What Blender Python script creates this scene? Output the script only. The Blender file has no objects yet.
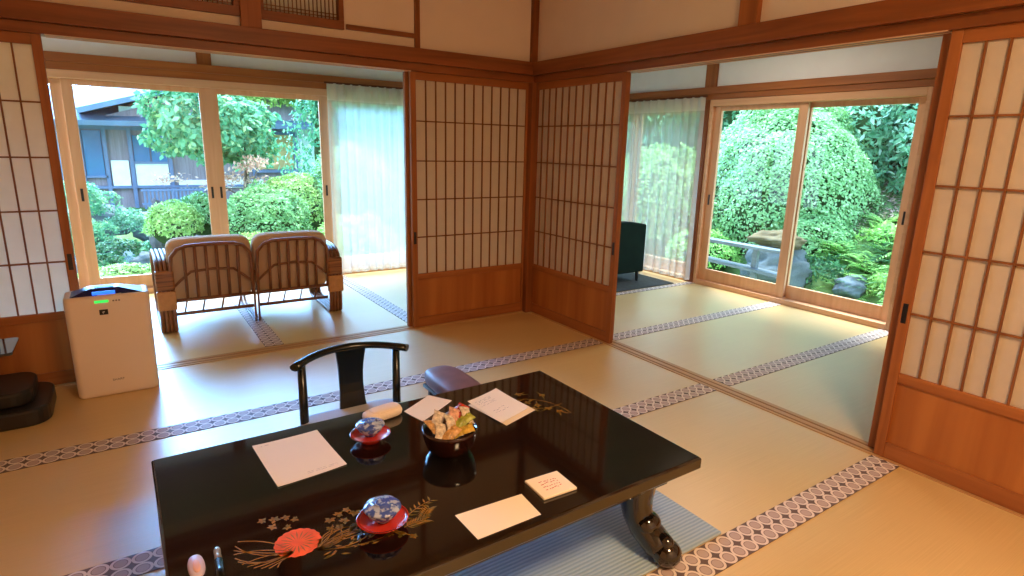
import bpy, math, random
import numpy as np
from mathutils import Vector, Matrix

# ------------------------------------------------------------------ camera, world, sun, lamp, exposure
scene = bpy.context.scene
COL = scene.collection
def cam_basis(yaw, pitch, roll):
    f = Vector((math.sin(yaw)*math.cos(pitch), math.cos(yaw)*math.cos(pitch), -math.sin(pitch)))
    r = Vector((math.cos(yaw), -math.sin(yaw), 0)); d = f.cross(r)
    c, s = math.cos(roll), math.sin(roll)
    return c*r+s*d, -s*r+c*d, f
cd = bpy.data.cameras.new('camera'); cam = bpy.data.objects.new('camera', cd); COL.objects.link(cam)
r_, d_, f_ = cam_basis(0.594304887, 0.236202261, -0.0254667809)
cam.matrix_world = Matrix(((r_.x, -d_.x, -f_.x, -2.66429), (r_.y, -d_.y, -f_.y, -3.72207), (r_.z, -d_.z, -f_.z, 1.29143), (0, 0, 0, 1)))
cd.sensor_width = 36.0; cd.lens = 584.2666*36/1024; cd.clip_start = 0.02; cd.clip_end = 200
scene.camera = cam

world = bpy.data.worlds.new('overcast_sky'); scene.world = world; world.use_nodes = True
wn = world.node_tree; wn.nodes.clear()
wo = wn.nodes.new('ShaderNodeOutputWorld'); wb = wn.nodes.new('ShaderNodeBackground')
tc = wn.nodes.new('ShaderNodeTexCoord'); sx = wn.nodes.new('ShaderNodeSeparateXYZ'); rp = wn.nodes.new('ShaderNodeValToRGB')
rp.color_ramp.elements[0].position = 0.0; rp.color_ramp.elements[0].color = (0.60, 0.82, 1.0, 1)
rp.color_ramp.elements[1].position = 0.9; rp.color_ramp.elements[1].color = (0.34, 0.62, 1.0, 1)
wn.links.new(tc.outputs['Generated'], sx.inputs[0]); wn.links.new(sx.outputs['Z'], rp.inputs[0])
# a brighter patch of thin cloud low in the north
vd = wn.nodes.new('ShaderNodeVectorMath'); vd.operation = 'DOT_PRODUCT'; vd.inputs[1].default_value = Vector((-0.10, 0.93, 0.38)).normalized()
mxm = wn.nodes.new('ShaderNodeMath'); mxm.operation = 'MAXIMUM'; mxm.inputs[1].default_value = 0.0
pw = wn.nodes.new('ShaderNodeMath'); pw.operation = 'POWER'; pw.inputs[1].default_value = 26.0
sc_ = wn.nodes.new('ShaderNodeVectorMath'); sc_.operation = 'SCALE'; sc_.inputs[0].default_value = (0.17, 0.45, 1.0)
ml = wn.nodes.new('ShaderNodeMath'); ml.operation = 'MULTIPLY'; ml.inputs[1].default_value = 14.5
ad = wn.nodes.new('ShaderNodeVectorMath'); ad.operation = 'ADD'
wn.links.new(tc.outputs['Generated'], vd.inputs[0]); wn.links.new(vd.outputs['Value'], mxm.inputs[0]); wn.links.new(mxm.outputs[0], pw.inputs[0])
wn.links.new(pw.outputs[0], ml.inputs[0]); wn.links.new(ml.outputs[0], sc_.inputs['Scale']); wn.links.new(rp.outputs[0], ad.inputs[0]); wn.links.new(sc_.outputs[0], ad.inputs[1])
wn.links.new(ad.outputs[0], wb.inputs[0]); wb.inputs[1].default_value = 5.5
wn.links.new(wb.outputs[0], wo.inputs[0])

sd = bpy.data.lights.new('sun', 'SUN'); sd.energy = 9.0; sd.angle = math.radians(25); sd.color = (1.0, 1.0, 0.92)
sun = bpy.data.objects.new('sun', sd); COL.objects.link(sun); sun.rotation_euler = (math.radians(-22), math.radians(12), 0)

def area(name, loc, rot, sx_, sy_, energy, color, portal=False):
    l = bpy.data.lights.new(name, 'AREA'); l.shape = 'RECTANGLE'; l.size = sx_; l.size_y = sy_; l.energy = energy; l.color = color
    if portal: l.cycles.is_portal = True
    o = bpy.data.objects.new(name, l); COL.objects.link(o); o.location = loc; o.rotation_euler = rot
    return o
# the room's square ceiling lamp (above the frame) and sampling portals in the window openings
area('ceiling_lamp_light', (-1.6, -4.1, 2.50), (0, 0, 0), 0.5, 0.5, 70, (1.0, 0.66, 0.35))
area('strip_fill_light_east', (1.1, -.9, 2.30), (0, 0, 0), .3, .3, 14, (1.0, 0.80, 0.60))  # unseen light added to brighten the east strip's wall and floor
area('strip_fill_light_north', (-3.45, .8, 2.30), (0, 0, 0), .3, .3, 9, (1.0, 0.84, 0.70))  # unseen fill, added to lift the wall above the garden side window
area('window_portal_north', (-1.93, 2.12, 0.9), (math.radians(-90), 0, 0), 3.8, 1.7, 1, (1, 1, 1), True)
area('window_portal_east', (2.24, 0.1, 0.9), (0, math.radians(90), 0), 1.7, 3.8, 1, (1, 1, 1), True)

vs = scene.view_settings
vs.view_transform = 'Standard'; vs.look = 'None'; vs.gamma = 1.0; vs.use_curve_mapping = False; vs.exposure = 0.2
scene.cycles.use_denoising = True
try: scene.cycles.denoiser = 'OPENIMAGEDENOISE'
except Exception: pass
scene.cycles.max_bounces = 10; scene.cycles.diffuse_bounces = 5; scene.cycles.glossy_bounces = 4
scene.cycles.transparent_max_bounces = 24; scene.cycles.transmission_bounces = 6
scene.cycles.sample_clamp_indirect = 8.0

# ------------------------------------------------------------------ materials
def srgb(r, g, b):
    f = lambda c: (c/255/12.92) if c/255 <= 0.04045 else ((c/255+0.055)/1.055)**2.4
    return (f(r), f(g), f(b), 1)
def new_mat(name):
    m = bpy.data.materials.new(name); m.use_nodes = True
    nt = m.node_tree; return m, nt, nt.nodes['Principled BSDF']
def plain(name, col, rough=0.6, spec=0.3, metal=0.0, coat=0.0, var=0.06, scale=6.0, bump=0.0, bscale=60.0):
    m, nt, b = new_mat(name)
    n = nt.nodes.new('ShaderNodeTexNoise'); n.inputs['Scale'].default_value = scale; n.inputs['Detail'].default_value = 4
    t = nt.nodes.new('ShaderNodeTexCoord'); nt.links.new(t.outputs['Object'], n.inputs['Vector'])
    r = nt.nodes.new('ShaderNodeValToRGB')
    r.color_ramp.elements[0].position = .3; r.color_ramp.elements[1].position = .7
    r.color_ramp.elements[0].color = tuple(max(0, c*(1-var)) for c in col[:3])+(1,)
    r.color_ramp.elements[1].color = tuple(min(1, c*(1+var)) for c in col[:3])+(1,)
    nt.links.new(n.outputs[0], r.inputs[0]); nt.links.new(r.outputs[0], b.inputs['Base Color'])
    b.inputs['Roughness'].default_value = rough; b.inputs['Specular IOR Level'].default_value = spec
    b.inputs['Metallic'].default_value = metal; b.inputs['Coat Weight'].default_value = coat
    if bump:
        n2 = nt.nodes.new('ShaderNodeTexNoise'); n2.inputs['Scale'].default_value = bscale
        nt.links.new(t.outputs['Object'], n2.inputs['Vector'])
        bp = nt.nodes.new('ShaderNodeBump'); bp.inputs['Strength'].default_value = bump; bp.inputs['Distance'].default_value = 0.01
        nt.links.new(n2.outputs[0], bp.inputs['Height']); nt.links.new(bp.outputs[0], b.inputs['Normal'])
    return m
def wood(name, c1, c2, axis='X', rough=0.45, spec=0.3, scale=1.0):
    m, nt, b = new_mat(name)
    t = nt.nodes.new('ShaderNodeTexCoord'); mp = nt.nodes.new('ShaderNodeMapping')
    s = {'X': (1.2, 22, 22), 'Y': (22, 1.2, 22), 'Z': (22, 22, 1.2)}[axis]
    mp.inputs['Scale'].default_value = tuple(v*scale for v in s)
    n = nt.nodes.new('ShaderNodeTexNoise'); n.inputs['Scale'].default_value = 1.0; n.inputs['Detail'].default_value = 6; n.inputs['Distortion'].default_value = .6
    r = nt.nodes.new('ShaderNodeValToRGB'); r.color_ramp.elements[0].position = .33; r.color_ramp.elements[1].position = .68
    r.color_ramp.elements[0].color = c1; r.color_ramp.elements[1].color = c2
    nt.links.new(t.outputs['Object'], mp.inputs[0]); nt.links.new(mp.outputs[0], n.inputs['Vector'])
    nt.links.new(n.outputs[0], r.inputs[0]); nt.links.new(r.outputs[0], b.inputs['Base Color'])
    b.inputs['Roughness'].default_value = rough; b.inputs['Specular IOR Level'].default_value = spec
    return m
def translucent(name, col, trans=0.4, clear=0.0, stripes=0.0):
    m, nt, b = new_mat(name); nt.nodes.remove(b); out = nt.nodes['Material Output']
    d = nt.nodes.new('ShaderNodeBsdfDiffuse'); t = nt.nodes.new('ShaderNodeBsdfTranslucent'); mx = nt.nodes.new('ShaderNodeMixShader')
    n = nt.nodes.new('ShaderNodeTexNoise'); n.inputs['Scale'].default_value = 14; n.inputs['Detail'].default_value = 5
    tcn = nt.nodes.new('ShaderNodeTexCoord'); nt.links.new(tcn.outputs['Object'], n.inputs['Vector'])
    r = nt.nodes.new('ShaderNodeValToRGB'); r.color_ramp.elements[0].position = .3; r.color_ramp.elements[1].position = .7
    r.color_ramp.elements[0].color = tuple(c*.95 for c in col[:3])+(1,); r.color_ramp.elements[1].color = col
    nt.links.new(n.outputs[0], r.inputs[0]); nt.links.new(r.outputs[0], d.inputs[0]); nt.links.new(r.outputs[0], t.inputs[0])
    mx.inputs[0].default_value = trans; nt.links.new(d.outputs[0], mx.inputs[1]); nt.links.new(t.outputs[0], mx.inputs[2])
    last = mx
    if clear > 0:
        tr = nt.nodes.new('ShaderNodeBsdfTransparent'); m2 = nt.nodes.new('ShaderNodeMixShader'); m2.inputs[0].default_value = clear
        nt.links.new(mx.outputs[0], m2.inputs[1]); nt.links.new(tr.outputs[0], m2.inputs[2]); last = m2
    nt.links.new(last.outputs[0], out.inputs[0])
    return m
def glass(name, tint=(0.97, 1.0, 0.99, 1), gl=0.02):
    m, nt, b = new_mat(name); nt.nodes.remove(b); out = nt.nodes['Material Output']
    tr = nt.nodes.new('ShaderNodeBsdfTransparent'); tr.inputs[0].default_value = tint
    g = nt.nodes.new('ShaderNodeBsdfGlossy'); g.inputs['Roughness'].default_value = 0.01
    mx = nt.nodes.new('ShaderNodeMixShader'); mx.inputs[0].default_value = gl
    nt.links.new(tr.outputs[0], mx.inputs[1]); nt.links.new(g.outputs[0], mx.inputs[2]); nt.links.new(mx.outputs[0], out.inputs[0])
    return m
def leafmat(name, c1, c2, c3=None, trans=0.35):
    m, nt, b = new_mat(name); out = nt.nodes['Material Output']
    g = nt.nodes.new('ShaderNodeNewGeometry'); r = nt.nodes.new('ShaderNodeValToRGB')
    r.color_ramp.elements[0].color = c1; r.color_ramp.elements[1].color = c2
    if c3: e = r.color_ramp.elements.new(0.85); e.color = c2; r.color_ramp.elements[-1].color = c3
    nt.links.new(g.outputs['Random Per Island'], r.inputs[0]); nt.links.new(r.outputs[0], b.inputs['Base Color'])
    b.inputs['Roughness'].default_value = 0.5; b.inputs['Specular IOR Level'].default_value = 0.35
    t = nt.nodes.new('ShaderNodeBsdfTranslucent'); nt.links.new(r.outputs[0], t.inputs[0])
    mx = nt.nodes.new('ShaderNodeMixShader'); mx.inputs[0].default_value = trans
    nt.links.new(b.outputs[0], mx.inputs[1]); nt.links.new(t.outputs[0], mx.inputs[2]); nt.links.new(mx.outputs[0], out.inputs[0])
    return m
def emissive(name, col, strength):
    m, nt, b = new_mat(name); b.inputs['Base Color'].default_value = col
    b.inputs['Emission Color'].default_value = col; b.inputs['Emission Strength'].default_value = strength
    return m

M = {}
C1, C2 = srgb(138, 78, 36), srgb(168, 102, 52)
for ax in 'XYZ': M['wood'+ax] = wood('cedar_'+ax, C1, C2, ax)
M['kumiko'] = wood('lattice_strips', srgb(118, 68, 32), srgb(142, 88, 46), 'Z')
D1, D2 = srgb(116, 64, 30), srgb(146, 84, 42)  # same cedar; the weaker light on the upper beams is put into this colour
for ax in 'XYZ': M['dark'+ax] = wood('dimmed_cedar_'+ax, D1, D2, ax, rough=.4)
P1, P2 = srgb(206, 158, 120), srgb(218, 172, 136)
for ax in 'XYZ': M['pale'+ax] = wood('pale_frame_'+ax, P1, P2, ax, rough=.5)
M['board'] = wood('shoji_board', srgb(150, 86, 40), srgb(174, 108, 54), 'Z', rough=.35, scale=.5)
for ax in 'XY': M['thresh'+ax] = wood('threshold_'+ax, srgb(176, 132, 84), srgb(192, 150, 100), ax, rough=.35)
M['groove2'] = plain('threshold_groove', srgb(128, 88, 52), .5)
M['groove'] = plain('groove_shadow_wood', srgb(88, 44, 18), .7)  # even dark brown for the curtain rails
M['plaster'] = plain('plaster', srgb(226, 208, 190), .85, .1, var=.02, bump=.08, bscale=180)
M['plaster_white'] = plain('engawa_plaster', srgb(238, 240, 244), .85, .1, var=.02, bump=.06, bscale=180)
M['ceilwood'] = wood('ceiling_boards', srgb(190, 150, 105), srgb(205, 168, 122), 'X')
M['ceildark'] = wood('strip_ceiling_boards', srgb(104, 78, 62), srgb(124, 96, 76), 'X')
M['paper'] = translucent('shoji_paper', srgb(234, 220, 202), .42)
M['curtain'] = translucent('sheer_cloth', srgb(236, 236, 230), .5, .46)
M['curtain_head'] = translucent('curtain_heading', srgb(222, 220, 216), .35, .15)
M['glass'] = glass('window_glass')
M['black'] = plain('black_fitting', srgb(26, 22, 20), .35, .5, var=.1)
M['lacquer'] = plain('black_lacquer', srgb(16, 12, 10), .08, .7, coat=.6, var=.15)
M['lacquer'].node_tree.nodes['Principled BSDF'].inputs['Coat Roughness'].default_value = .05
M['chairblack'] = plain('dark_green_black_lacquer', srgb(14, 20, 17), .22, .5, var=.1)
M['white_plastic'] = plain('white_plastic', srgb(226, 206, 188), .4, .4, var=.01)
M['rattan'] = plain('rattan', srgb(122, 72, 36), .42, .4, var=.25, scale=18)
M['rattan_wrap'] = wood('rattan_wrap', srgb(88, 44, 20), srgb(170, 108, 56), 'X', scale=3)
M['cushion'] = plain('beige_cushion', srgb(196, 162, 128), .9, .1, var=.04, bump=.15, bscale=90)
M['seatcloth'] = plain('grey_cushion', srgb(176, 176, 180), .9, .1, var=.06, bump=.15, bscale=120)
M['green'] = plain('dark_green_velvet', srgb(8, 28, 20), .8, .15, var=.2)
M['greymat'] = plain('grey_mat', srgb(72, 76, 76), .9, .1, var=.15, scale=40)
M['mauve'] = plain('armrest_leather', srgb(118, 88, 90), .45, .4, var=.22, scale=9)
M['paperwhite'] = plain('sheet_paper', srgb(240, 226, 204), .8, .1, var=.01)
M['towel'] = plain('towel_cloth', srgb(240, 220, 200), .9, .05, var=.03, bump=.3, bscale=160)
M['redlac'] = plain('red_lacquer', srgb(196, 48, 28), .2, .5, coat=.3, var=.08)
M['brownlac'] = plain('brown_lacquer', srgb(40, 14, 9), .15, .5, coat=.4, var=.1)
M['gold'] = plain('gold_inlay', srgb(146, 102, 22), .6, .08, metal=.1, var=.25, scale=40)
M['goldpale'] = plain('pale_gold_inlay', srgb(120, 98, 34), .6, .08, metal=.1, var=.2, scale=40)
M['orange'] = plain('orange_inlay', srgb(230, 96, 4), .6, .12, var=.16, scale=30)
M['ink'] = plain('printed_ink', srgb(120, 104, 100), .7)
M['redink'] = plain('red_ink', srgb(206, 90, 82), .7)
M['silver'] = plain('silver_metal', srgb(205, 196, 184), .3, .5, metal=.8)
M['lilac'] = plain('pale_lilac_plastic', srgb(206, 190, 222), .35, .4, var=.02)
M['rose'] = plain('rose_centre', srgb(226, 178, 176), .4, .4)
M['blueglow'] = emissive('blue_glow', (0.02, 0.16, 1.0, 1), 1.3)
M['greenled'] = emissive('green_display', (0.03, 0.85, 0.12, 1), 0.9)
M['navy'] = plain('navy_plastic', srgb(28, 26, 84), .35)
M['rock'] = plain('garden_rock', srgb(104, 112, 118), .9, .15, var=.45, scale=5, bump=.8, bscale=12)
M['tanrock'] = plain('tan_rock', srgb(112, 96, 68), .9, .15, var=.25, scale=5, bump=.8, bscale=10)
M['greyrock'] = plain('pale_garden_rock', srgb(92, 98, 98), .9, .15, var=.25, scale=5, bump=.8, bscale=12)
M['weathered'] = wood('weathered_plank', srgb(98, 106, 114), srgb(128, 136, 142), 'Y')
M['slate'] = plain('slate_stone', srgb(96, 92, 100), .8, .2, var=.3, scale=6, bump=.5, bscale=14)
M['bark'] = plain('bark', srgb(110, 96, 84), .9, .1, var=.3, scale=10, bump=.6, bscale=30)

# blue and white porcelain
def porcelain():
    m, nt, b = new_mat('blue_white_porcelain')
    t = nt.nodes.new('ShaderNodeTexCoord'); v = nt.nodes.new('ShaderNodeTexNoise'); v.inputs['Scale'].default_value = 62; v.inputs['Detail'].default_value = 2
    r = nt.nodes.new('ShaderNodeValToRGB'); r.color_ramp.interpolation = 'EASE'
    r.color_ramp.elements[0].position = .46; r.color_ramp.elements[0].color = srgb(62, 86, 170)
    r.color_ramp.elements[1].position = .60; r.color_ramp.elements[1].color = srgb(170, 184, 220)
    nt.links.new(t.outputs['Object'], v.inputs['Vector']); nt.links.new(v.outputs[0], r.inputs[0]); nt.links.new(r.outputs[0], b.inputs['Base Color'])
    b.inputs['Roughness'].default_value = .15; b.inputs['Coat Weight'].default_value = .3
    return m
M['porcelain'] = porcelain()

def tatami_mat():
    m, nt, b = new_mat('tatami_rush')
    t = nt.nodes.new('ShaderNodeTexCoord'); mp = nt.nodes.new('ShaderNodeMapping'); mp.inputs['Scale'].default_value = (3, 420, 1)
    n = nt.nodes.new('ShaderNodeTexNoise'); n.inputs['Scale'].default_value = 1; n.inputs['Detail'].default_value = 3
    n2 = nt.nodes.new('ShaderNodeTexNoise'); n2.inputs['Scale'].default_value = 1.3; n2.inputs['Detail'].default_value = 3
    nt.links.new(t.outputs['Object'], mp.inputs[0]); nt.links.new(mp.outputs[0], n.inputs['Vector']); nt.links.new(t.outputs['Object'], n2.inputs['Vector'])
    r = nt.nodes.new('ShaderNodeValToRGB'); r.color_ramp.elements[0].position = .35; r.color_ramp.elements[1].position = .65
    r.color_ramp.elements[0].color = srgb(208, 174, 114); r.color_ramp.elements[1].color = srgb(216, 183, 124)
    r2 = nt.nodes.new('ShaderNodeValToRGB'); r2.color_ramp.elements[0].position = .3; r2.color_ramp.elements[1].position = .7
    r2.color_ramp.elements[0].color = (.9, .9, .88, 1); r2.color_ramp.elements[1].color = (1, 1, 1, 1)
    mx = nt.nodes.new('ShaderNodeMix'); mx.data_type = 'RGBA'; mx.blend_type = 'MULTIPLY'; mx.inputs[0].default_value = 1
    nt.links.new(n.outputs[0], r.inputs[0]); nt.links.new(n2.outputs[0], r2.inputs[0])
    nt.links.new(r.outputs[0], mx.inputs[6]); nt.links.new(r2.outputs[0], mx.inputs[7]); nt.links.new(mx.outputs[2], b.inputs['Base Color'])
    b.inputs['Roughness'].default_value = .36; b.inputs['Specular IOR Level'].default_value = 1.0; b.inputs['Coat Weight'].default_value = .5; b.inputs['Coat Roughness'].default_value = .38
    bp = nt.nodes.new('ShaderNodeBump'); bp.inputs['Strength'].default_value = .12; bp.inputs['Distance'].default_value = .001
    nt.links.new(n.outputs[0], bp.inputs['Height']); nt.links.new(bp.outputs[0], b.inputs['Normal'])
    return m
M['tatami'] = tatami_mat()

def border_mat(name, along):
    """brocade tatami border: pale rings with cross-hatched discs on dark ground, two rows; `along` is the axis it runs along"""
    m, nt, b = new_mat(name); L = nt.links
    t = nt.nodes.new('ShaderNodeTexCoord'); uv = nt.nodes.new('ShaderNodeSeparateXYZ'); L.new(t.outputs['UV'], uv.inputs[0])
    def mth(op, a, bb=None):
        n = nt.nodes.new('ShaderNodeMath'); n.operation = op
        for i, v in enumerate((a, bb)):
            if v is None: continue
            if isinstance(v, (int, float)): n.inputs[i].default_value = v
            else: L.new(v, n.inputs[i])
        return n.outputs[0]
    u = mth('SUBTRACT', mth('FRACT', uv.outputs[0]), .5); v = mth('SUBTRACT', mth('FRACT', uv.outputs[1]), .5)
    d = mth('SQRT', mth('ADD', mth('MULTIPLY', u, u), mth('MULTIPLY', v, v)))
    r = nt.nodes.new('ShaderNodeValToRGB'); cr = r.color_ramp; cr.interpolation = 'CONSTANT'
    pale, dark, mid = srgb(222, 206, 196), srgb(98, 78, 76), srgb(180, 158, 152)
    cr.elements[0].position = 0; cr.elements[0].color = mid; cr.elements[1].position = .30; cr.elements[1].color = srgb(138, 116, 116)
    e = cr.elements.new(.35); e.color = pale; e = cr.elements.new(.50); e.color = dark
    L.new(d, r.inputs[0]); L.new(r.outputs[0], b.inputs['Base Color']); b.inputs['Roughness'].default_value = .6
    return m
M['border'] = border_mat('brocade_border', 'X')

def rug_mat():
    m, nt, b = new_mat('ribbed_rug'); L = nt.links
    t = nt.nodes.new('ShaderNodeTexCoord'); mp = nt.nodes.new('ShaderNodeMapping'); mp.inputs['Rotation'].default_value = (0, 0, math.radians(90))
    w = nt.nodes.new('ShaderNodeTexWave'); w.inputs['Scale'].default_value = 22; w.inputs['Distortion'].default_value = .4
    r = nt.nodes.new('ShaderNodeValToRGB'); r.color_ramp.elements[0].color = srgb(140, 164, 184); r.color_ramp.elements[1].color = srgb(166, 186, 202)
    L.new(t.outputs['Object'], mp.inputs[0]); L.new(mp.outputs[0], w.inputs['Vector']); L.new(w.outputs[0], r.inputs[0]); L.new(r.outputs[0], b.inputs['Base Color'])
    bp = nt.nodes.new('ShaderNodeBump'); bp.inputs['Strength'].default_value = .5; bp.inputs['Distance'].default_value = .003
    L.new(w.outputs[0], bp.inputs['Height']); L.new(bp.outputs[0], b.inputs['Normal']); b.inputs['Roughness'].default_value = .8
    return m
M['rug'] = rug_mat()

# ------------------------------------------------------------------ mesh builder
class MB:
    def __init__(s): s.v = []; s.f = []; s.m = []; s.sm = []
    def add(s, vs_, fs, mi=0, smooth=False):
        o = len(s.v); s.v += [tuple(p) for p in vs_]
        for f in fs: s.f.append(tuple(i+o for i in f)); s.m.append(mi); s.sm.append(smooth)
        return s
    def box(s, a, b, mi=0):
        x0, x1 = sorted((a[0], b[0])); y0, y1 = sorted((a[1], b[1])); z0, z1 = sorted((a[2], b[2]))
        return s.add([(x0,y0,z0),(x1,y0,z0),(x1,y1,z0),(x0,y1,z0),(x0,y0,z1),(x1,y0,z1),(x1,y1,z1),(x0,y1,z1)],
                     [(0,3,2,1),(4,5,6,7),(0,1,5,4),(1,2,6,5),(2,3,7,6),(3,0,4,7)], mi)
    def tube(s, pts, rad, n=8, mi=0, closed=False, flat=1.0, up=(0, 0, 1)):
        pts = [Vector(p) for p in pts]; k = len(pts); o = len(s.v); prev = None
        for i, p in enumerate(pts):
            if closed: t = (pts[(i+1) % k]-pts[i-1])
            else: t = pts[min(i+1, k-1)]-pts[max(i-1, 0)]
            t.normalize(); u = Vector(up) - t*t.dot(Vector(up))
            if u.length < 1e-3: u = Vector((1, 0, 0)) - t*t.x
            u.normalize(); w = t.cross(u)
            r = rad[i] if isinstance(rad, (list, tuple)) else rad
            for j in range(n):
                a = 2*math.pi*j/n; s.v.append(tuple(p+u*(r*math.cos(a))*flat+w*(r*math.sin(a))))
        for i in range(k if closed else k-1):
            for j in range(n):
                a = o+i*n+j; b = o+i*n+(j+1) % n; c = o+((i+1) % k)*n+(j+1) % n; d = o+((i+1) % k)*n+j
                s.f.append((a, b, c, d)); s.m.append(mi); s.sm.append(True)
        if not closed:
            s.f.append(tuple(o+j for j in range(n))[::-1]); s.m.append(mi); s.sm.append(False)
            s.f.append(tuple(o+(k-1)*n+j for j in range(n))); s.m.append(mi); s.sm.append(False)
        return s
    def lathe(s, prof, c=(0, 0, 0), n=28, mi=0):
        o = len(s.v)
        for r, z in prof:
            for j in range(n):
                a = 2*math.pi*j/n; s.v.append((c[0]+r*math.cos(a), c[1]+r*math.sin(a), c[2]+z))
        for i in range(len(prof)-1):
            for j in range(n):
                a = o+i*n+j; b = o+i*n+(j+1) % n; s.f.append((a, b, b+n, a+n)); s.m.append(mi); s.sm.append(True)
        return s
    def prism(s, poly, z0, z1, mi=0):
        n = len(poly); v = [(x, y, z0) for x, y in poly]+[(x, y, z1) for x, y in poly]
        return s.add(v, [tuple(range(n))[::-1], tuple(range(n, 2*n))]+[(i, (i+1) % n, (i+1) % n+n, i+n) for i in range(n)], mi)
    def sell(s, c, r, e=1.0, n=16, m=10, mi=0):
        """superellipsoid"""
        sg = lambda x, p: math.copysign(abs(x)**p, x); o = len(s.v)
        for i in range(m+1):
            ph = -math.pi/2+math.pi*i/m
            for j in range(n):
                th = 2*math.pi*j/n
                s.v.append((c[0]+r[0]*sg(math.cos(ph), e)*sg(math.cos(th), e), c[1]+r[1]*sg(math.cos(ph), e)*sg(math.sin(th), e), c[2]+r[2]*sg(math.sin(ph), e)))
        for i in range(m):
            for j in range(n):
                a = o+i*n+j; b = o+i*n+(j+1) % n; s.f.append((a, b, b+n, a+n)); s.m.append(mi); s.sm.append(True)
        return s
    def build(s, name, mats, parent=None, bevel=0, origin=None, seg=2):
        me = bpy.data.meshes.new(name)
        if origin is None and parent is None and s.v:
            a = np.array(s.v); origin = (float((a[:,0].min()+a[:,0].max())/2), float((a[:,1].min()+a[:,1].max())/2), float(a[:,2].min()))
        off = Vector(origin) if origin is not None else Vector((0, 0, 0))
        me.from_pydata([tuple(Vector(p)-off) for p in s.v], [], s.f)
        if not isinstance(mats, (list, tuple)): mats = [mats]
        for m in mats: me.materials.append(m)
        me.polygons.foreach_set('material_index', s.m); me.polygons.foreach_set('use_smooth', s.sm); me.update()
        o = bpy.data.objects.new(name, me); COL.objects.link(o)
        if parent is not None: o.parent = parent
        o.location = off
        if bevel:
            bv = o.modifiers.new('bevel', 'BEVEL'); bv.width = bevel; bv.segments = seg; bv.limit_method = 'ANGLE'; bv.angle_limit = math.radians(40)
        return o
def tag(o, label=None, cat=None, group=None, kind=None):
    if label: o['label'] = label
    if cat: o['category'] = cat
    if group: o['group'] = group
    if kind: o['kind'] = kind
    return o
def empty(name, loc=(0, 0, 0), rz=0.0, label=None, cat=None, group=None, kind=None):
    o = bpy.data.objects.new(name, None); COL.objects.link(o); o.location = loc; o.rotation_euler = (0, 0, rz); o.empty_display_size = .1
    return tag(o, label, cat, group, kind)
def copy_tree(o, parent=None):
    c = o.copy(); COL.objects.link(c)
    if parent is not None: c.parent = parent
    for ch in list(o.children): copy_tree(ch, c)
    return c
def struct(o, label=None): return tag(o, label, kind='structure')

# ------------------------------------------------------------------ room shell
KZ, NZ, CZ = 1.76, 1.90, 2.62      # lintel underside, rail top, ceiling
LX = -3.95; SY = -5.0; EX, NY = 2.15, 2.05
fl = MB()
fl.box((LX-.1, SY-.1, -.12), (EX+.06, NY+.06, 0), 0)
floor = fl.build('floor', [M['tatami']], origin=(0, 0, 0)); struct(floor, 'tatami floor of the main room and both window side strips')
# tatami borders: thin woven cloth strips lying on the mats
def border(name, x0, y0, x1, y1, rows, cell):
    me = bpy.data.meshes.new(name); z = .0025
    v = [(x0,y0,z),(x1,y0,z),(x1,y1,z),(x0,y1,z),(x0,y0,.0001),(x1,y0,.0001),(x1,y1,.0001),(x0,y1,.0001)]
    me.from_pydata(v, [], [(0,1,2,3),(0,4,5,1),(1,5,6,2),(2,6,7,3),(3,7,4,0)]); u = me.uv_layers.new(name='UVMap')
    lx, ly = (x1-x0), (y1-y0)
    for l in me.loops:
        p = me.vertices[l.vertex_index].co
        if lx > ly: u.data[l.index].uv = ((p.x-x0)/cell, (p.y-y0)/ly*rows)
        else: u.data[l.index].uv = ((p.y-y0)/cell, (p.x-x0)/lx*rows)
    me.materials.append(M['border']); o = bpy.data.objects.new(name, me); COL.objects.link(o)
    return struct(o, 'patterned cloth border where tatami mats meet')
w2 = .057; k = 1
for yc in (-.862, -1.79, -2.728):
    border('trim_%d' % k, LX, yc-w2, -.002, yc+w2, 2, w2); k += 1
    border('trim_%d' % k, .115, yc-w2+.0, EX-.045, yc+w2, 2, w2); k += 1
for xc in (-2.86, -1.92, -.915):
    border('trim_%d' % k, xc-w2, .115, xc+w2, NY-.05, 2, w2); k += 1
border('trim_%d' % k, .115, .03, EX-.045, .03+w2*1.2, 1, w2); k += 1
border('trim_%d' % k, LX, SY+.9, -.002, SY+.9+2*w2, 2, w2); k += 1

# thresholds with sliding grooves
def threshold(axis, a, b, name):
    m = MB()
    for (p, q, h) in ((0, .018, .004), (.018, .032, .0012), (.032, .062, .004), (.062, .076, .0012), (.076, .105, .004)):
        mi = 1 if h < .002 else 0
        if axis == 'x': m.box((a, p, -.01), (b, q, h), mi)
        else: m.box((p, a, -.01), (q, b, h), mi)
    ax = 'X' if axis == 'x' else 'Y'
    return struct(m.build(name, [M['thresh'+ax], M['groove2']]), 'grooved wooden sliding door threshold')
threshold('x', LX, .0, 'trim_%d' % k); k += 1
threshold('y', SY, .0, 'trim_%d' % k); k += 1

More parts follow.
